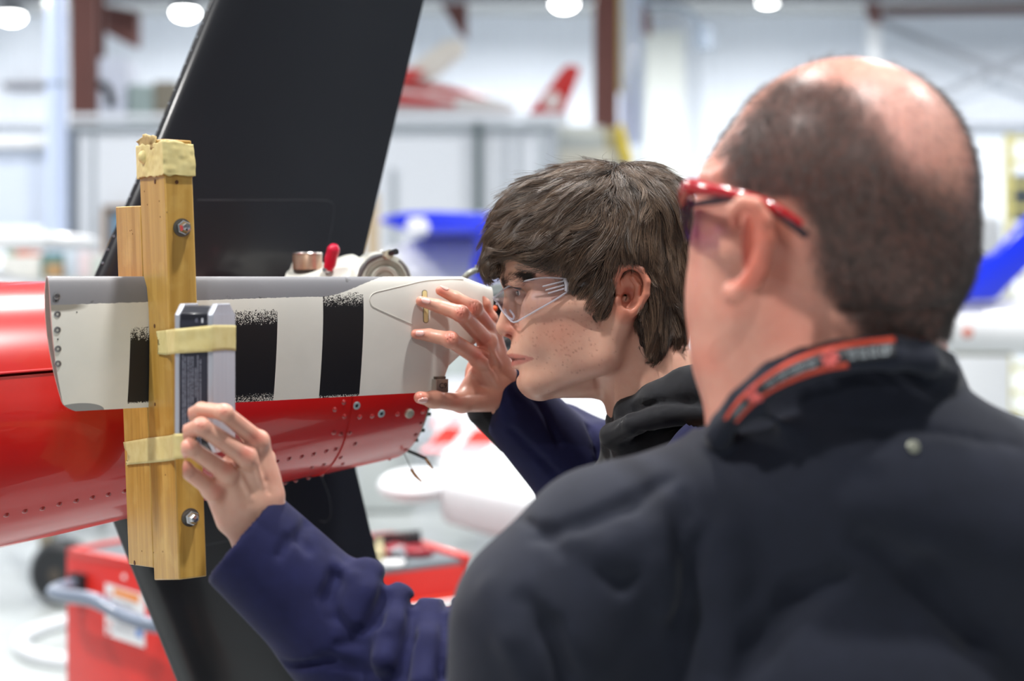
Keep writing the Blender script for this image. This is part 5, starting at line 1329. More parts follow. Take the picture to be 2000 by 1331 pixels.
# strands combed from the crown
def strands(vol, roots, flow, length, steps, lift, seedv, stop=None, jitter=.25):
    """marches strands over the iso surface of vol; returns (n, steps, 3)"""
    n = len(roots); X = roots.copy(); out = [X.copy()]; st = length/steps
    alive = np.ones(n); D = flow(X); 
    for i in range(1, steps):
        g = vol.grad(X); F_ = flow(X)
        D = D*.55+F_*.45+seedv(X, i)*jitter; D = D-g*(D*g).sum(-1, keepdims=True)*.85; D /= np.maximum(np.linalg.norm(D, axis=-1, keepdims=True), 1e-6)
        if stop is not None: alive = alive*(1-stop(X, g, i))
        X = X+D*(st*(.25+.75*alive))[:, None]
        s_ = vol.sample(X); tgt = lift*(i/steps)
        X = X-vol.grad(X)*((s_-tgt)*.5*alive)[:, None]
        out.append(X.copy())
    return np.stack(out, 1)
rs = np.random.default_rng(21)
idx_ = rs.choice(len(V), 30000, replace=True, p=None)
W = np.ones(len(V)); lw = sst(-.55, .1, N[:, 2]); W = .15+lw+.8*(V[:, 1] < D0); W /= W.sum()
idx_ = rs.choice(len(V), 30000, p=W); roots = V[idx_]+rs.normal(0, .0008, (30000, 3))
px, py = pixel(roots); ltr = (D0-roots[:, 1])/u
keep = ~((py > 560+(px-1100)*.6) & (px < 1190) & (px > 1100)) & ~((px < 1100) & (py > 530+(px-960)*.10)); roots = roots[keep]; n = len(roots)
CR = H(1205, 318, 10)
def flow(X):
    D = X-CR; D /= np.maximum(np.linalg.norm(D, axis=-1, keepdims=True), 1e-6)
    fwd = np.array([-1., 0, -.25]); back = np.array([.25, 0, -1.]); x = (X[:, 0]-CR[0])/u
    w = sst(40, -60, x)[:, None]; D = D+.55*(w*fwd+(1-w)*back)
    low = sst(P(0, 470, D0)[2], P(0, 560, D0)[2], X[:, 2])[:, None]; D = D+low*np.array([0, 0, -.9])+low*w*np.array([-.25, 0, 0])
    k_ = np.stack([vnoise(X, .022, 31), vnoise(X, .022, 32), vnoise(X, .022, 33)], -1); k2 = np.stack([vnoise(X, .009, 41), vnoise(X, .009, 42), vnoise(X, .009, 43)], -1)
    D = D+.75*k_+.55*k2
    return D/np.maximum(np.linalg.norm(D, axis=-1, keepdims=True), 1e-6)
ind = rs.normal(0, 1, (n, 3))
cl_ = vnoise(roots, .011, 61); lift = np.clip(.002+.0065*cl_+np.abs(rs.normal(0, .0016, n)), -.002, .012)
ln = rs.uniform(.028, .062, n)
def stopf(X, g, i):
    px, py = pixel(X); lim = np.interp(px, [940, 968, 985, 1040, 1085, 1110, 1135, 1165, 1200, 1230, 1262, 1300, 1345], [552, 541, 521, 522, 538, 556, 590, 606, 620, 500, 690, 714, 704])
    return (py > lim).astype(float)*.7
S = strands(hv, roots, flow, ln, 14, lift, lambda X, i: ind*.22*(.4+i/10), stopf)
ng = 1100; gi = rs.choice(n, ng, replace=False); G = S[gi]; near = np.empty(n, dtype=int)
for a in range(0, n, 4000): near[a:a+4000] = (((roots[a:a+4000, None, :]-G[None, :, 0, :])**2).sum(-1)).argmin(1)
gl = rs.normal(0, 1, (ng, 3)); gg = hv.grad(G[:, 4]); tt_ = np.linspace(0, 1, 14)
G = G+(gg*np.abs(rs.normal(0, .0030, ng))[:, None]+gl*.0012)[:, None, :]*(tt_[None, :, None]**1.3)
cw = (.86*tt_**.8)[None, :, None]; S = S*(1-cw)+(G[near]+(roots-G[near][:, 0])[:, None, :]*(1-.72*tt_)[None, :, None])*cw
tint = np.clip(.5*rs.random(ng)[near]+.5*rs.random(n), 0, 1)
# flyaways round the crown lift off
fl = (rs.random(n) < .05) & (S[:, 0, 2] > P(0, 400, D0)[2]); t_ = np.linspace(0, 1, 14)[None, :, None]
g0 = hv.grad(S[:, 6]); S[fl] = S[fl]+(g0[fl][:, None, :]*rs.uniform(.002, .012, fl.sum())[:, None, None])*t_**1.6
def hair_obj(name, S, mat, parent, r0, r1, tint=None):
    n, m, _ = S.shape; S = S-np.array(worg(parent))
    cu = bpy.data.hair_curves.new(name); cu.add_curves([m]*n)
    cu.attributes['position'].data.foreach_set('vector', S.astype(np.float32).ravel())
    a = cu.attributes.get('radius') or cu.attributes.new('radius', 'FLOAT', 'POINT')
    a.data.foreach_set('value', np.tile(np.linspace(r0, r1, m), n).astype(np.float32))
    if tint is None: tint = np.random.default_rng(3).random(n)
    a = cu.attributes.new('tint', 'FLOAT', 'CURVE'); a.data.foreach_set('value', tint.astype(np.float32))
    cu.materials.append(mat); return link(bpy.data.objects.new(name, cu), parent)
def hair_mat(name, cols, rough=.35, spec=.5):
    t = NT(name); hi = t.new('ShaderNodeAttribute'); hi.attribute_name = 'tint'; cr_ = t.new('ShaderNodeValToRGB'); t.L(hi.outputs['Fac'], cr_.inputs[0])
    els = cr_.color_ramp.elements; els[0].color = (*lin(*cols[0]), 1); els[1].color = (*lin(*cols[-1]), 1)
    for i, c_ in enumerate(cols[1:-1]): e_ = els.new((i+1)/(len(cols)-1)); e_.color = (*lin(*c_), 1)
    t.color(cr_.outputs[0]); t.b.inputs['Roughness'].default_value = rough; t.b.inputs['Specular IOR Level'].default_value = spec
    return t.m
hm_ = hair_mat('hair_brown', [(40, 30, 24), (60, 46, 36), (82, 64, 50), (104, 82, 64), (130, 104, 82), (164, 140, 118)], .34, .8)
o = hair_obj('hair_strands', S, hm_, cap, .00017, .00004, tint); o['kind'] = 'stuff'
# eyebrow and lashes
def brow(pts, n, L_, par, name, mat, r0, up=.3):
    pts = [np.array(H(*q)) for q in pts]; out = []
    for i in range(n):
        t = rs.random()*(len(pts)-1); k_ = int(t); f = t-k_; b = pts[k_]*(1-f)+pts[k_+1]*f; tg = pts[k_+1]-pts[k_]; tg /= np.linalg.norm(tg)
        b = b+rs.normal(0, 1, 3)*np.array([.0006, .0006, .0019]); dr = tg+np.array([0, -.1, up])*rs.uniform(.2, 1.2)+rs.normal(0, .12, 3); dr /= np.linalg.norm(dr)
        q_ = b.copy(); g = yv.grad(q_[None])[0]; q_ = q_-g*float(yv.sample(q_[None])[0]); st = [q_]
        for j in range(5):
            q_ = q_+dr*L_/5; s_ = float(yv.sample(q_[None])[0]); g = yv.grad(q_[None])[0]; q_ = q_-g*(s_-.0006)*.7; st.append(q_)
        out.append(st)
    return hair_obj(name, np.array(out), mat, par, r0, .00003)
dkh = hair_mat('brow_dark', [(30, 22, 20), (50, 38, 32)], .5)
for sg in (1, -1): o = brow([(984, 555, 18*sg), (993, 549, 34*sg), (1006, 542, 52*sg), (1022, 537, 70*sg), (1038, 538, 82*sg)], 1100, .009, yo, 'eyebrow', dkh, .00012)
for sg in (1,-1):
    L = []
    for i in range(60):
        t = rs.random(); b = H(1009+16*max(0, t-.4), 563+8*abs(t-.4), (20+42*t)*sg); dr = np.array([-.9, -.35*sg*(t-.2)*2, .25+rs.normal(0, .1)]); dr /= np.linalg.norm(dr)
        L.append([b+dr*.0075*k_/5+np.array([0, 0, .0015*(k_/5)**2]) for k_ in range(6)])
    hair_obj('eyelash', np.array(L), dkh, yo, .0001, .00003)
# ---- clothes: black hooded sweater
hb_ = cloth('black_sweat', (22, 23, 27), (34, 35, 40), .9)
v = Vol((P(1120, 0, 1.4)[0], 1.27, P(0, 1330, 1.5)[2]-.05), (.62, 1.85, P(0, 690, 1.5)[2]), .0034)
DN = 1.50
def W_(x, y, l): return P(x, y, DN-l*u)
v.chain([W_(1225, 822, -70), W_(1212, 822, 0), W_(1232, 806, 70), W_(1290, 790, 118), W_(1360, 765, 130), W_(1430, 750, 110), W_(1470, 740, 0)], [K(26), K(24), K(27), K(34), K(40), K(40), K(40)], k=K(26))
v.chain([W_(1270, 770, 100), W_(1330, 745, 112), W_(1400, 720, 100), W_(1440, 705, 0)], [K(16), K(18), K(20), K(20)], k=K(22))
v.chain([W_(1225, 830, -80), W_(1290, 780, -120), W_(1400, 740, -120), W_(1470, 740, 0)], [K(26), K(36), K(40), K(40)], k=K(26))
v.chain([W_(1200, 850, 20), W_(1196, 852, 84), W_(1236, 830, 138), W_(1300, 812, 162), W_(1380, 806, 170), W_(1460, 800, 160)], [K(20), K(24), K(21), K(21), K(24), K(26)], k=K(8))
v.chain([W_(1200, 850, 20), W_(1200, 852, -84), W_(1260, 830, -140), W_(1400, 800, -150)], [K(20), K(24), K(24), K(26)], k=K(8))
v.cone(W_(1290, 900, 40), W_(1420, 1010, 30), K(90), K(170), k=K(30)); v.cone(W_(1330, 870, 90), W_(1420, 900, 110), K(50), K(90), k=K(24))
v.cone(W_(1240, 880, 70), W_(1330, 880, 120), K(34), K(50), k=K(10))
v.ell(P(1420, 1040, 1.56), (.16, .20, .13), k=.03); v.cone(P(1420, 1060, 1.56), JB['pelvis']+[0, 0, .2], .15, .15, k=.05)
v.onsurf([(1215, 868), (1250, 846), (1310, 836), (1390, 834)], K(4), k=K(6), sub=True)
v.onsurf([(1235, 800), (1290, 784), (1345, 785), (1375, 792)], K(5), k=K(10), sub=True)
v.onsurf([(1190, 838), (1235, 812), (1300, 796), (1380, 790)], K(3), k=K(4), sub=True)
V, Q = v.mesh(); V = relax(V, Q, 1); hood = mesh_np('hooded_sweater', V, Q, hb_, yo)
# navy work coat: sleeves and back
nav = cloth('navy_coverall', (17, 19, 56), (24, 27, 70), .85, sheen=.05)
v = Vol((P(395, 0, 1.2)[0], .98, .88), (.75, 1.52, P(0, 850, 1.3)[2]), .0030)
ul = 1.2/F; K4 = lambda a: a*ul
v.cone(P(488, 1062, 1.24), P(675, 1240, 1.24), K4(110), K4(122), k=.01)
v.cone(P(675, 1240, 1.24), P(850, 1350, 1.235), K4(122), K4(150), k=.02)
v.cone(P(850, 1350, 1.235), P(980, 1430, 1.22), K4(148), K4(205), k=.03)
v.cone(P(930, 1420, 1.22), P(1330, 1150, 1.35), .095, .11, k=.03); v.cone(P(1330, 1150, 1.35), P(1450, 960, 1.39), .10, .085, k=.03); None
B = lambda pts, r, k=12, sub=False, dep=0: v.onsurf(pts, [K4(a) for a in r] if hasattr(r, '__len__') else K4(r), k=K4(k), sub=sub, depth=dep)
# silhouette bumps where the cloth bunches toward the elbow
for pts, r in (([(696, 1126, 1.24), (714, 1131, 1.225), (712, 1165, 1.21), (690, 1215, 1.195)], [30, 38, 38, 26]),
               ([(772, 1174, 1.235), (774, 1179, 1.22), (768, 1230, 1.195), (750, 1290, 1.17)], [32, 37, 36, 26]),
               ([(836, 1208, 1.235), (840, 1211, 1.22), (838, 1265, 1.18), (828, 1335, 1.15)], [32, 37, 36, 28]),
               ([(902, 1212, 1.23), (908, 1220, 1.20), (902, 1280, 1.16)], [30, 36, 34])):
    v.chain([P(*q) for q in pts], [K4(a) for a in r], k=K4(20))
for vx, vy in ((753, 1136), (804, 1177), (872, 1182)): v.cone(P(vx, vy, 1.17), P(vx+4, vy, 1.30), K4(7), K4(7), k=K4(18), sub=True)
B([(750, 1165), (735, 1215), (700, 1250), (660, 1262)], [12, 12, 9, 5], 16, True)
B([(803, 1200), (800, 1250), (792, 1320)], [9, 11, 8], 14, True)
B([(868, 1205), (868, 1260), (862, 1325)], [8, 10, 8], 12, True)
B([(655, 1125), (640, 1165), (655, 1215), (690, 1235)], [12, 13, 10, 6], 18, True)
B([(600, 1020), (585, 1050), (600, 1075)], [7, 9, 5], 18, True); B([(560, 1055), (545, 1085)], [6, 5], 16, True)
B([(655, 1100), (690, 1130), (680, 1190)], [6, 9, 6], 16, False, .002); B([(690, 1225), (640, 1225), (710, 1250), (760, 1235)], [4, 5, 7, 5], 14, False, .002)
B([(560, 1300), (640, 1290), (720, 1315)], [5, 8, 6], 18, True)
cutp = P(476, 1044, 1.240); axn = P(700, 1235, 1.235)-P(488, 1062, 1.222); axn /= np.linalg.norm(axn)
cdir = P(403, 1131, 1.22)-P(546, 957, 1.22); nn_ = np.cross(cdir, np.array([0, 1, .0])); nn_ = nn_ if nn_ @ axn < 0 else -nn_
v.plane_cut(cutp, nn_, k=.004, hi=(P(660, 0, 1.2)[0], 2, 2))
v.cone(P(420, 1000, 1.240), P(486, 1060, 1.240), K4(97), K4(95), k=.001, sub=True)
V, Q = v.mesh(); V = relax(V, Q, 1); mesh_np('left_sleeve', V, Q, nav, yo)
v = Vol((P(900, 0, 1.6)[0], 1.50, .95), (.45, 1.95, P(0, 690, 1.6)[2]), .003)
v.cone(P(985, 775, 1.622), P(1160, 960, 1.66), K(76), K(104), k=.01)
v.cone(P(1092, 868, 1.70), P(1230, 950, 1.72), K(92), K(104), k=.025); v.cone(P(1205, 905, 1.66), P(1330, 1060, 1.66), K(92), K(150), k=.02)
v.cone(P(1150, 985, 1.67), P(1190, 930, 1.70), K(90), K(90), k=.03)
v.plane_cut(P(966, 752, 1.61), (-.82, -.30, .12), k=.004, hi=(P(1060, 0, 1.62)[0], 3, 3))
v.cone(P(900, 705, 1.615), P(962, 757, 1.62), K(58), K(56), k=.001, sub=True)
v.onsurf([(1150, 835), (1168, 880), (1175, 930)], K(6), k=K(14), sub=True); v.onsurf([(1010, 745), (1060, 800), (1090, 870)], K(3), k=K(12), sub=True); v.onsurf([(1000, 840), (1060, 900), (1100, 940)], K(3), k=K(14), sub=True)
V, Q = v.mesh(); V = relax(V, Q, 1); mesh_np('right_sleeve', V, Q, nav, yo)
# dark inner cuff
v = Vol(P(890, 900, 1.56), P(1060, 740, 1.70)+np.array([0, 0, .01]), .002); v.cone(P(946, 800, 1.625), P(1005, 845, 1.635), K(38), K(50), k=.001)
V, Q = v.mesh(); mesh_np('inner_cuff', V, Q, hb_, yo)
# coat body and trousers, shoes
v = Vol((.05, 1.30, .62), (1.05, 2.05, 1.66), .008)
v.cone(P(1475, 985, 1.60), JB['pelvis']+[0, 0, -.05], .175, .18, k=.05); v.cone(P(1520, 900, 1.45), P(1500, 1000, 1.75), .09, .09, k=.05); v.cone(JB['pelvis'], JB['pelvis']+[0.02, 0, -.25], .18, .19, k=.05)
V, Q = v.mesh(); V = relax(V, Q, 2); mesh_np('coat_body', V, Q, nav, yo)
v = Vol((.2, 1.2, .0), (1.1, 2.1, .95), .008)
for sy, fx in ((-.11, .0), (.12, .16)):
    hp = JB['pelvis']+[0, sy, -.05]; kn = np.array([.55+fx*.2, 1.66+sy*1.25, .5]); an = np.array([.66+fx, 1.66+sy*1.3, .10]); v.cone(hp, kn, .095, .07, k=.03); v.cone(kn, an, .07, .055, k=.02)
V, Q = v.mesh(); V = relax(V, Q, 2); mesh_np('trousers', V, Q, nav, yo)
for sy, fx in ((-.11, .0), (.12, .16)):
    v = Vol((.35, 1.3, .0), (1.0, 2.0, .2), .004); an = np.array([.66+fx, 1.66+sy*1.3, .05]); v.cone(an+[0.02, 0, 0], an+[-.17, 0, -.012], .045, .036, k=.02); v.cone(an+[0, 0, .0], an+[0, 0, .07], .045, .045, k=.02); v.plane_cut((0, 0, .002), (0, 0, -1), k=.001)
    V, Q = v.mesh(); mesh_np('shoe', V, Q, M('shoe_black', (28, 28, 30), .5), yo)
# ---- safety glasses
sg_ = empty('safety_glasses', tuple(H(1040, 590, 60)), 'clear plastic safety glasses worn by the younger man', 'glasses')
def thin_glass(name, tint, ior=1.5, r=.02):
    t = NT(name); tr = t.new('ShaderNodeBsdfTransparent'); tr.inputs[0].default_value = (*tint, 1); gl = t.new('ShaderNodeBsdfGlossy'); gl.inputs['Roughness'].default_value = r
    fr_ = t.new('ShaderNodeLayerWeight'); fr_.inputs[0].default_value = .5; fc_ = t.val('ADD', t.val('MULTIPLY', t.val('POWER', fr_.outputs['Facing'], 4), .5), .03); mx = t.new('ShaderNodeMixShader'); t.L(fc_, mx.inputs[0]); t.L(tr.outputs[0], mx.inputs[1]); t.L(gl.outputs[0], mx.inputs[2]); t.L(mx.outputs[0], t.out.inputs[0]); return t.m
clear = thin_glass('clear_polycarbonate', (.96, .96, .985), 1.45)
t = NT('clear_plastic_edge'); t.b.inputs['Alpha'].default_value = .55; t.b.inputs['Roughness'].default_value = .15; t.color((.75, .74, .82)); t.b.inputs['Coat Weight'].default_value = .5; edgem = t.m
def lens(sg):
    # rows from the nose bridge round to the temple: (top, bottom)
    top = [(966, 581, 6), (974, 574, 18), (983, 566, 34), (999, 557, 58), (1026, 549, 84), (1056, 543, 104), (1084, 543, 116), (1106, 545, 122)]
    bot = [(972, 592, 6), (980, 606, 18), (990, 618, 36), (1004, 630, 64), (1028, 618, 86), (1056, 602, 104), (1084, 586, 115), (1108, 570, 121)]
    G = []
    top = catmull([Vector(q) for q in top], 3); bot = catmull([Vector(q) for q in bot], 3)
    for a, b in zip(top, bot):
        G.append([H(a.x+(b.x-a.x)*k/8-2.5*math.sin(math.pi*k/8), a.y+(b.y-a.y)*k/8, (a.z+(b.z-a.z)*k/8)*sg) for k in range(9)])
    o = MB(); o.grid(G); o = o.build('lens', clear, sg_, smooth=True, solid=.0014)
    e = MB(); e.tube([g[0] for g in G], .0009, 8, sub=1); e.tube([g[-1] for g in G], .0010, 8, sub=1); e.tube([G[-1][0], G[-1][-1]], .0011, 8, sub=1); e.tube(G[0], .0008, 8, sub=1); e.build('lens_edge', edgem, o)
    for dy in (0, 8, 15): MB().tube([H(1060-dy*-.7, 560+dy*.9, 112*sg), H(1102, 549+dy, 123*sg)], .0008, 8, sub=1).build('temple_rib', edgem, o)
    MB().tube([H(1104, 545, 123*sg), H(1107, 557, 124*sg), H(1107, 569, 123*sg)], .0022, 8, sub=1).build('hinge', edgem, sg_)
    MB().tube([H(1106, 555, 122*sg), H(1150, 556, 121*sg), H(1196, 548, 116*sg)], [.0026, .0024, .0020], 8).build('temple_arm', edgem, sg_)
    MB().tube([H(986, 604, 22*sg), H(990, 616, 26*sg), H(1000, 624, 34*sg), H(1004, 618, 38*sg), H(996, 606, 32*sg)], .0012, 8).build('nose_pad', edgem, sg_)
for sg in (1, -1): lens(sg)
MB().tube([H(966, 581, 6), H(964, 583, 0), H(966, 581, -6)], .0016, 8).tube([H(972, 592, 6), H(970, 594, 0), H(972, 592, -6)], .0012, 8).build('bridge', edgem, sg_)
# ================================================================ OLDER MAN
om = empty('person', (P(1600, 0, 1.05)[0], 1.05, 0), 'bald topped older man in a black shirt and red glasses seen from behind', 'person')
uo = 1.02/F; K5 = lambda a: a*uo
def O(x, y, d): return P(x, y, d)
v = Vol((P(1300, 0, .9)[0]-.01, .90, P(0, 930, 1.02)[2]), (P(1940, 0, 1.1)[0], 1.19, P(0, 90, 1.02)[2]+.01), .002)
v.ell(O(1648, 370, 1.022), (K5(248), K5(258), K5(256)), k=K5(10))
v.ell(O(1698, 482, 1.02), (K5(196), K5(228), K5(196)), k=K5(34))
v.ell(O(1520, 420, 1.06), (K5(170), K5(170), K5(200)), k=K5(40))            # forehead, away from us
v.ell(O(1496, 585, 1.06), (K5(163), K5(190), K5(245)), k=K5(24))            # cheek
v.ell(O(1492, 700, 1.055), (K5(140), K5(150), K5(130)), k=K5(30))           # jowl
v.cone(O(1395, 345, 1.05), O(1420, 350, 1.01), K5(26), K5(30), k=K5(26))       # brow bone
v.cone(O(1400, 480, 1.06), O(1450, 480, 1.0), K5(40), K5(50), k=K5(40))        # cheekbone
v.ell(O(1462, 520, 1.105), (K5(108), K5(120), K5(200)), k=K5(30)); v.ell(O(1462, 680, 1.10), (K5(98), K5(112), K5(120)), k=K5(30))
v.cone(O(1420, 415, 1.140), O(1402, 492, 1.163), K5(22), K5(27), k=K5(22))    # nose, hidden beyond the cheek
v.ell(O(1418, 575, 1.148), (K5(34), K5(30), K5(13)), k=K5(12)); v.ell(O(1422, 602, 1.146), (K5(32), K5(30), K5(14)), k=K5(10)); v.ell(O(1440, 700, 1.135), (K5(60), K5(60), K5(50)), k=K5(24))
v.cone(O(1650, 600, 1.035), O(1630, 860, 1.04), K5(192), K5(232), k=K5(40))   # neck
v.cone(O(1480, 700, 1.05), O(1480, 860, 1.03), K5(110), K5(100), k=K5(40))
v.cone(O(1660, 640, .975), O(1800, 640, .985), K5(40), K5(36), k=K5(30))       # fold at the nape
v.onsurf([(1640, 600), (1720, 606), (1800, 604), (1860, 590)], K5(5), k=K5(16), sub=True)
# ear
er = np.array([[math.cos(.5), -math.sin(.5), 0], [math.sin(.5), math.cos(.5), 0], [0, 0, 1]])
v.ell(O(1478, 478, .952), (K5(34), K5(15), K5(84)), R=er, k=K5(10))
v.chain([O(1436, 440, .934), O(1434, 412, .930), O(1450, 397, .927), O(1474, 402, .925), O(1490, 430, .925), O(1494, 470, .927), O(1484, 515, .932), O(1462, 552, .938), O(1438, 574, .940)], [K5(9), K5(12), K5(14), K5(15), K5(16), K5(17), K5(17), K5(17), K5(17)], k=K5(8))
v.ell(O(1430, 572, .945), (K5(20), K5(15), K5(24)), k=K5(12))
v.cone(O(1450, 432, .925), O(1445, 515, .930), K5(11), K5(10), k=K5(6), sub=True)
ov_ = v
V, Q = v.mesh(); V = relax(V, Q, 1)
px, py = pixel(V); c = np.tile(np.array(lin(214, 156, 138)), (len(V), 1)); nz = vnoise(V, .02, 51)
c = mixc(c, lin(214, 130, 112), .45*np.clip(nz+.3, 0, 1))
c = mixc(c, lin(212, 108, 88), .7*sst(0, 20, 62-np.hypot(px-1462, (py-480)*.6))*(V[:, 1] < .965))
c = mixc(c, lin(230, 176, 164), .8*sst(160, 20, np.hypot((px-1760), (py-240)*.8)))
# cropped hair: density by place on the scalp (mirrored for the far side)
def hair_density(V):
    X = (V[:, 0]-O(1652, 372, 1.022)[0])/K5(1); Z = (V[:, 2]-O(1652, 372, 1.022)[2])/K5(1); Y = (V[:, 1]-1.022)/K5(1)
    px = 1652+X; py = 372-Z
    # front limit of hair on the near side (column as a function of row)
    fl = np.interp(py, [90, 130, 180, 240, 300, 350, 385, 400, 450, 500, 560, 600, 640, 680], [1560, 1560, 1478, 1432, 1402, 1398, 1408, 1500, 1528, 1540, 1560, 1590, 1620, 1640])
    d = sst(-14, 34, px-fl)*sst(668, 650, py+0*px)
    # bald crown, further back on the right
    q = np.hypot((px-1752-(py-260)*.38)/100, (py-245)/150)+.12*vnoise(V, .02, 77); d = d*(.14+.86*sst(.55, 1.5, q))
    q2 = np.hypot((px-1640)/120, (py-135)/60); d = d*(.35+.65*sst(.6, 1.2, q2))
    top = sst(235, 120, py-0*px)*sst(1480, 1600, px); d = d*(1-.35*top)
    return np.clip(d, 0, 1)
c = mixc(c, lin(120, 48, 40), .8*sst(22, 6, np.abs(px-1448))*sst(60, 40, np.abs(py-470))*(V[:, 1] < .95)); c = mixc(c, lin(150, 84, 66), .6*sst(36, 8, np.abs(px-1524-(py-480)*-.1))*sst(100, 60, np.abs(py-490)))  # ear crevice and the shadow behind the ear painted into the skin colour
hd = hair_density(V); far = V[:, 1] > 1.10; hd = np.where(far, hd*.6, hd)
c = mixc(c, lin(66, 56, 54), .86*hd)
c = mixc(c, lin(92, 84, 82), .25*hd*sst(1500, 1420, px))
# neck, shoulders, arms and legs below
Vb, Qb = V, Q
v = Vol((-.25, .75, .62), (.85, 1.35, 1.50), .008)
NK = O(1640, 830, 1.04); CH_ = O(1620, 1100, 1.06); PV = np.array([.24, 1.08, .92]); sL = O(1090, 1190, 1.02); sR = O(2150, 1090, 1.02); eL = np.array([-.025, 1.03, 1.10]); hL = np.array([.015, 1.09, .86]); eR = np.array([.50, 1.0, 1.12]); hR = np.array([.50, 1.08, .88])
v.cone(NK, CH_, .070, .09, k=.03); v.cone(CH_+[0, .03, 0], PV, .09, .11, k=.04); v.cone(O(1350, 1080, 1.05), O(1950, 1060, 1.05), .05, .05, k=.03)
for a, b, e_ in ((sL, eL, hL), (sR, eR, hR)): v.cone(a, b, .048, .04, k=.02); v.cone(b, e_, .038, .028, k=.01)
V2, Q2_ = v.mesh()
Vh, Qh, Ch = [Vb, V2], [Qb, Q2_], [c, np.tile(np.array(lin(206, 150, 128)), (len(V2), 1))]
for h0, sg in ((hL, 1), (hR, -1)):      # relaxed hands, below the frame
    v = Vol(h0-np.array([.06, .08, .21]), h0+np.array([.06, .08, .04]), .002)
    v.cone(h0, h0+[0, 0, -.03], .028, .03, k=.01); v.ell(h0+[0, .005, -.07], (.018, .042, .048), k=.01)
    for i, (y_, L_) in enumerate(((.032, .07), (.011, .08), (-.010, .074), (-.030, .058))):
        a = h0+[0, y_, -.105]; v.chain([a, a+[-.006*sg, 0, -L_*.5], a+[-.02*sg, 0, -L_]], [.0095, .009, .007], k=.003)
    a = h0+[-.008*sg, .036, -.05]; v.chain([a, a+[-.012*sg, .025, -.035], a+[-.018*sg, .028, -.062]], [.013, .011, .008], k=.005)
    V3, Q3 = v.mesh(); Vh.append(V3); Qh.append(Q3); Ch.append(np.tile(np.array(lin(208, 152, 132)), (len(V3), 1)))
skin_old = skin_mat('skin_older', .3, 500); skin_old.node_tree.nodes['Principled BSDF'].inputs['Specular IOR Level'].default_value = .3
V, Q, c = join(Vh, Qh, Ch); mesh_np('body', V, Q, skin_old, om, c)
# short hair
rs = np.random.default_rng(5); N = ov_.grad(Vb); hd = hair_density(Vb)*(Vb[:, 2] > O(0, 655, 1.0)[2]); w = hd**1.2; 
ear_m = (np.hypot(pixel(Vb)[0]-1465, (pixel(Vb)[1]-480)*.6) < 64) & (Vb[:, 1] < .968); w[ear_m] = 0; w = w/w.sum(); nh = 42000
ix = rs.choice(len(Vb), nh, p=w); R0 = Vb[ix]+rs.normal(0, .0009, (nh, 3)); Nn = N[ix]
dn = np.array([.35, -.1, -1.]); tg = dn-Nn*(Nn @ dn)[:, None]; tg /= np.maximum(np.linalg.norm(tg, axis=1, keepdims=True), 1e-6)
dr = Nn*.55+tg*.9+rs.normal(0, .28, (nh, 3)); dr /= np.linalg.norm(dr, axis=1, keepdims=True); L_ = rs.uniform(.003, .0075, nh)[:, None]
S = np.stack([R0-Nn*.0004, R0+dr*L_*.35, R0+dr*L_*.7+tg*L_*.08, R0+dr*L_+tg*L_*.2], 1)
o = hair_obj('cropped_hair', S, hair_mat('hair_grey_brown', [(40, 34, 33), (58, 50, 48), (76, 68, 66), (112, 104, 102), (54, 46, 44)], .45, .5), om, .00011, .00004); o['kind'] = 'stuff'
# ---- black shirt
shb = cloth('black_shirt', (21, 25, 38), (27, 31, 46), .8, 1100, .08)
v = Vol((P(820, 0, 1.0)[0]-.05, .72, .80), (.66, 1.34, P(0, 640, 1.0)[2]), .0034)
us = 1.0/F; K6 = lambda a: a*us
v.cone(O(1640, 900, 1.045), O(1625, 750, 1.040), K6(280), K6(226), k=K6(60)); v.cone(O(1500, 860, 1.04), O(1490, 800, 1.04), K6(125), K6(112), k=K6(30))
v.cone(O(1560, 1000, 1.03), O(1190, 1095, 1.02), K6(215), K6(180), k=K6(80))
v.cone(O(1190, 1095, 1.02), O(1075, 1220, 1.01), K6(180), K6(188), k=K6(50))
v.cone(O(1075, 1220, 1.01), eL, K6(180), .062, k=K6(60))
v.cone(eL, hL+[0, 0, .06], .06, .045, k=.02)
v.cone(O(1700, 960, 1.02), O(2120, 1080, 1.02), K6(250), K6(205), k=K6(80)); v.cone(sR, eR, K6(190), .062, k=.04); v.cone(eR, hR+[0, 0, .06], .06, .045, k=.02)
v.ell(O(1600, 1340, 1.07), (K6(490), K6(420), K6(430)), k=K6(90)); v.ell(np.array([.24, 1.06, 1.02]), (.19, .14, .2), k=.06)
v.onsurf([(1320, 1010), (1330, 1100)], K6(5), k=K6(40), sub=True)
# collar
for (pa, pb, pc) in ((O(1400, 800, .985), O(1690, 646, .945), O(1700, 742, 1.15)),):
    nn2 = np.cross(pb-pa, pc-pa); nn2 = nn2 if nn2[2] > 0 else -nn2; v.plane_cut(pa, nn2, k=.004, lo=(P(1385, 0, 1)[0], .8, 1.3), hi=(P(1880, 0, 1)[0], 1.2, 2))
ct = [(1404, 812, .985), (1440, 766, .965), (1500, 712, .95), (1560, 686, .945), (1640, 666, .942), (1740, 660, .945), (1810, 668, .955), (1850, 690, .985), (1862, 712, 1.04), (1850, 720, 1.10), (1700, 740, 1.14), (1500, 790, 1.13), (1408, 830, 1.08), (1396, 836, 1.03), (1404, 812, .985)]
v.chain([O(x, y+10, d) for x, y, d in ct], [K6(15)]*len(ct), k=K6(8))
v.chain([O(x, y+40, d-.004) for x, y, d in ct], [K6(22)]*len(ct), k=K6(20))
v.cone(O(1640, 740, 1.045), O(1650, 560, 1.04), K6(186), K6(205), k=K6(4), sub=True)
v.cone(O(1492, 800, 1.05), O(1470, 600, 1.05), K6(96), K6(120), k=K6(4), sub=True)
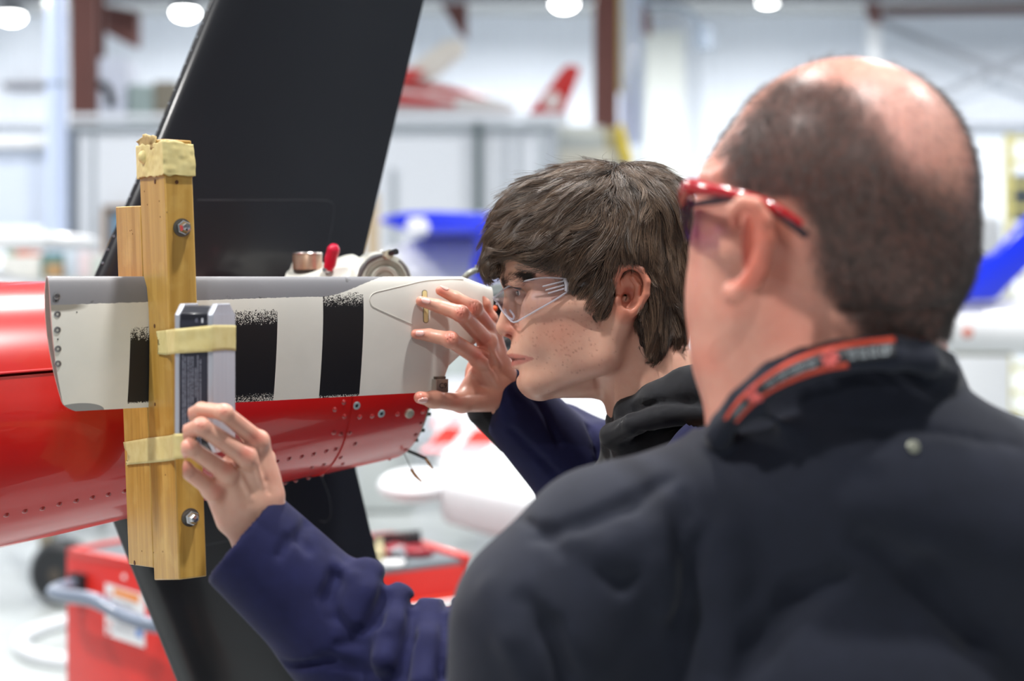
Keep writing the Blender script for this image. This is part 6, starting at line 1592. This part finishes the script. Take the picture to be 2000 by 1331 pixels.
G_ = lambda pts, r, k=14, sub=True, dep=0: v.onsurf(pts, [K6(a) for a in r] if hasattr(r, '__len__') else K6(r), k=K6(k), sub=sub, depth=dep)
G_([(1600, 845), (1700, 838), (1800, 842), (1900, 858), (1990, 872)], 3.5, 10)                     # yoke seam
G_([(1010, 1012), (1060, 1040), (1095, 1080)], [3, 6, 3], 22); G_([(1300, 940), (1230, 985), (1130, 1030), (1050, 1050)], [5, 7, 6, 3], 30)
G_([(1375, 1040), (1350, 1110), (1335, 1200), (1330, 1330)], [9, 18, 19, 14], 26)
G_([(1025, 1170), (1070, 1230), (1110, 1331)], [6, 17, 19], 30); G_([(1640, 1130), (1560, 1170), (1480, 1260), (1440, 1331)], [5, 14, 17, 14], 40)
G_([(1330, 965), (1345, 1010)], [5, 7], 18); G_([(1180, 1120), (1215, 1145), (1250, 1120)], [4, 7, 3], 26)
G_([(1300, 1020), (1290, 1100), (1296, 1180)], [10, 13, 9], 40, False, .006); G_([(1420, 1040), (1425, 1130), (1400, 1260)], [10, 14, 12], 50, False, .006)
G_([(1700, 1060), (1800, 1120), (1900, 1240)], [5, 8, 6], 60); G_([(960, 1150), (1000, 1250), (1030, 1331)], [8, 10, 10], 40, False, .005); G_([(1130, 1060), (1180, 1075), (1280, 1040)], [8, 10, 6], 40, False, .005)
G_([(1480, 800), (1560, 850), (1700, 900)], [6, 8, 4], 40, False, .004)
sv_ = v
V, Q = v.mesh(); V = relax(V, Q, 2, .5); sh = mesh_np('shirt', V, Q, shb, om)
# stud below the yoke
d_ = v.front(1783, 874); p = P(1783, 874, d_); n = v.grad(p[None])[0]
MB().lathe(p+n*.0005, n, [(.0042, 0), (.0045, .0008), (.0036, .0016), (.0001, .002)], 20).build('stud', M('stud_pewter', (136, 138, 126), .4, .6), sh)
# ---- lanyard lying on the collar
lan = empty('lanyard', tuple(P(1640, 700, .93)), 'black lanyard with orange edges and grey lettering round the older man\'s collar', 'lanyard')
tline = [(1414, 820), (1430, 795), (1452, 770), (1480, 745), (1520, 717), (1560, 696), (1600, 682), (1640, 672), (1690, 664), (1748, 658)]
bline = [(1440, 826), (1458, 806), (1480, 786), (1508, 766), (1545, 748), (1582, 734), (1620, 724), (1658, 718), (1700, 712), (1752, 706)]
def lrow(tl, bl, t0, t1, off, n=40, m=3):
    out = []
    T_ = catmull([Vector((*q, 0)) for q in tl], 5); B_ = catmull([Vector((*q, 0)) for q in bl], 5)
    for a, b in zip(T_, B_):
        row = []
        for j in range(m+1):
            t = t0+(t1-t0)*j/m; x, y = a.x+(b.x-a.x)*t, a.y+(b.y-a.y)*t; d_ = sv_.front(x, y); row.append((x, y, d_))
        out.append(row)
    ds = np.array([[q[2] if q[2] is not None else np.nan for q in r_] for r_ in out]); 
    for j in range(m+1):
        c_ = ds[:, j]; ok = ~np.isnan(c_); ds[:, j] = np.interp(np.arange(len(c_)), np.arange(len(c_))[ok], c_[ok]) if ok.any() else .95
    k_ = np.ones(7)/7; 
    for j in range(m+1): ds[:, j] = np.convolve(np.pad(ds[:, j], 3, 'edge'), k_, 'valid')
    return [[P(q[0], q[1], min(ds[i, j], .99)-off) for j, q in enumerate(r_)] for i, r_ in enumerate(out)]
org = M('lanyard_orange', (190, 62, 34), .6); lbk = M('lanyard_black', (30, 32, 38), .6); ltx = M('lanyard_text', (132, 140, 146), .6); lpk = M('lanyard_emblem', (206, 92, 88), .6)
MB_ = MB(); MB_.grid(lrow(tline, bline, .2, .82, .0022)); strap_ = MB_.build('black_band', lbk, lan, smooth=True, solid=.0008)
MB_ = MB(); MB_.grid(lrow(tline, bline, 0, .22, .0022)); MB_.build('upper_orange_edge', org, lan, smooth=True, solid=.0008)
MB_ = MB(); MB_.grid(lrow(tline[:8], bline[:8], .80, 1.0, .0022)); MB_.build('lower_orange_edge', org, lan, smooth=True, solid=.0008)
Gt = lrow(tline, bline, .34, .70, .0032, m=2); Gt = [[np.array(q) for q in r_] for r_ in Gt]
def lpt(f, w):     # f along, w across 0..1
    i = f*(len(Gt)-1); a = int(min(i, len(Gt)-2)); t = i-a; r0, r1 = Gt[a], Gt[a+1]; p0 = r0[0]+(r0[2]-r0[0])*w; p1 = r1[0]+(r1[2]-r1[0])*w; return p0+(p1-p0)*t
mb = MB(); r_l = random.Random(9)
for f0, f1 in ((.34, .62), (.80, .97), (.06, .16)):
    f = f0
    while f < f1:
        w = .010
        for (wa, wb, fa, fb) in ((0, 1, 0, .3), (.0, .2, .3, 1), (.8, 1, .3, 1) if r_l.random() < .6 else (.45, .6, .3, .9)):
            mb.prism([lpt(f+w*fa, wa), lpt(f+w*fb, wa), lpt(f+w*fb, wb), lpt(f+w*fa, wb)], (0, -.0003, 0))
        f += .0135 if r_l.random() > .12 else .022
mb.build('lettering', ltx, strap_)['kind'] = 'stuff'
for f in (.26, .70):
    c_ = lpt(f, .5); mb = MB(); mb.lathe(c_, (-.2, -1, .2), [(.0042, 0), (.0042, .0006), (.0001, .0007)], 16)
    for k_ in range(8):
        a = k_*math.pi/4; mb.sph(c_+np.array([math.cos(a)*.0048, -.0003, math.sin(a)*.0048]), .0016, 8, (1, .4, 1))
    mb.build('flower_emblem', lpk, strap_)
rt = [(1803, 662), (1822, 672), (1840, 692), (1852, 722)]; rb_ = [(1790, 664), (1804, 680), (1818, 700), (1828, 728)]
MB_ = MB(); MB_.grid([[P(a[0], a[1], .962-.0+.02*i_/3*0+sh_) , P(b[0], b[1], .955+sh_)] for i_, (a, b, sh_) in enumerate(zip(rt, rb_, (0, .0, .002, .006)))]); MB_.build('right_orange_edge', M('lanyard_orange_bright', (232, 74, 24), .5), lan, smooth=True, solid=.001)
# ---- red safety glasses
rg = empty('red_glasses', tuple(P(1400, 385, .99)), 'red framed wraparound safety glasses on the older man', 'glasses')
t = NT('red_plastic'); t.color(lin(176, 6, 24)); t.b.inputs['Roughness'].default_value = .15; t.b.inputs['Coat Weight'].default_value = .5; t.b.inputs['Transmission Weight'].default_value = .1; rp = t.m
dkp = M('temple_rubber', (46, 26, 36), .4)
MB().tube([P(1342, 408, 1.06), P(1338, 385, 1.035), P(1350, 366, 1.00), P(1385, 370, .975), P(1430, 377, .955)], [K5(10), K5(15), K5(18), K5(13), K5(9)], 14).build('front_frame', rp, rg)
MB().tube([P(1425, 377, .955), P(1470, 388, .938), P(1520, 410, .930), P(1565, 440, .928)], [K5(9), K5(9), K5(9), K5(7)], 12).build('temple_arm', rp, rg)
MB().tube([P(1352, 400, .995), P(1400, 392, .970), P(1435, 388, .954), P(1490, 402, .936), P(1545, 436, .929), P(1575, 462, .930)], [K5(5), K5(8), K5(7), K5(7), K5(9), K5(7)], 12).build('temple_grip', dkp, rg)
class t: m = thin_glass('violet_lens', (.42, .22, .5), 1.6)
MB_ = MB(); MB_.grid([[P(1336+k_*1.5-6*math.sin(i*.5), 392+k_*11, 1.035+.012*i) for k_ in range(8)] for i in range(6)]); MB_.build('lens', t.m, rg, smooth=True, solid=.0018)
MB_ = MB(); MB_.grid([[P(1338+i*3.2-k_*.3, 390+k_*(11-i*1.3), 1.035-.012*i) for k_ in range(7)] for i in range(5)]); MB_.build('side_shield', t.m, rg, smooth=True, solid=.0015)
# far eye region and eyeballs
for x, y, d_ in ((1392, 440, 1.105), (1470, 440, 1.165)): MB().sph(P(x, y, d_), .0115, 20).build('eyeball', M('eye_white', (225, 214, 208)), om)
# trousers and shoes
tro = cloth('black_trousers', (28, 30, 36), (36, 38, 44), .85)
v = Vol((-.1, .7, .0), (.7, 1.5, 1.0), .008)
for sx in (-.1, .12):
    v.cone(PV+[sx*.6, 0, -.02], PV+[sx, .0, -.42], .105, .075, k=.03); v.cone(PV+[sx, 0, -.42], PV+[sx, -.02, -.84], .072, .06, k=.02)
V, Q = v.mesh(); V = relax(V, Q, 2); mesh_np('trousers', V, Q, tro, om)
for sx in (-.1, .12):
    a = PV+[sx, -.02, -.87]; v = Vol(a-np.array([.1, .12, .051]), a+np.array([.1, .3, .12]), .004); v.cone(a+[0, -.02, 0], a+[-.03, .18, -.012], .046, .036, k=.02); v.cone(a, a+[0, 0, .07], .046, .046, k=.02); v.plane_cut((0, 0, .002), (0, 0, -1), k=.001)
    V, Q = v.mesh(); mesh_np('shoe', V, Q, M('shoe_black', (28, 28, 30), .5), om)
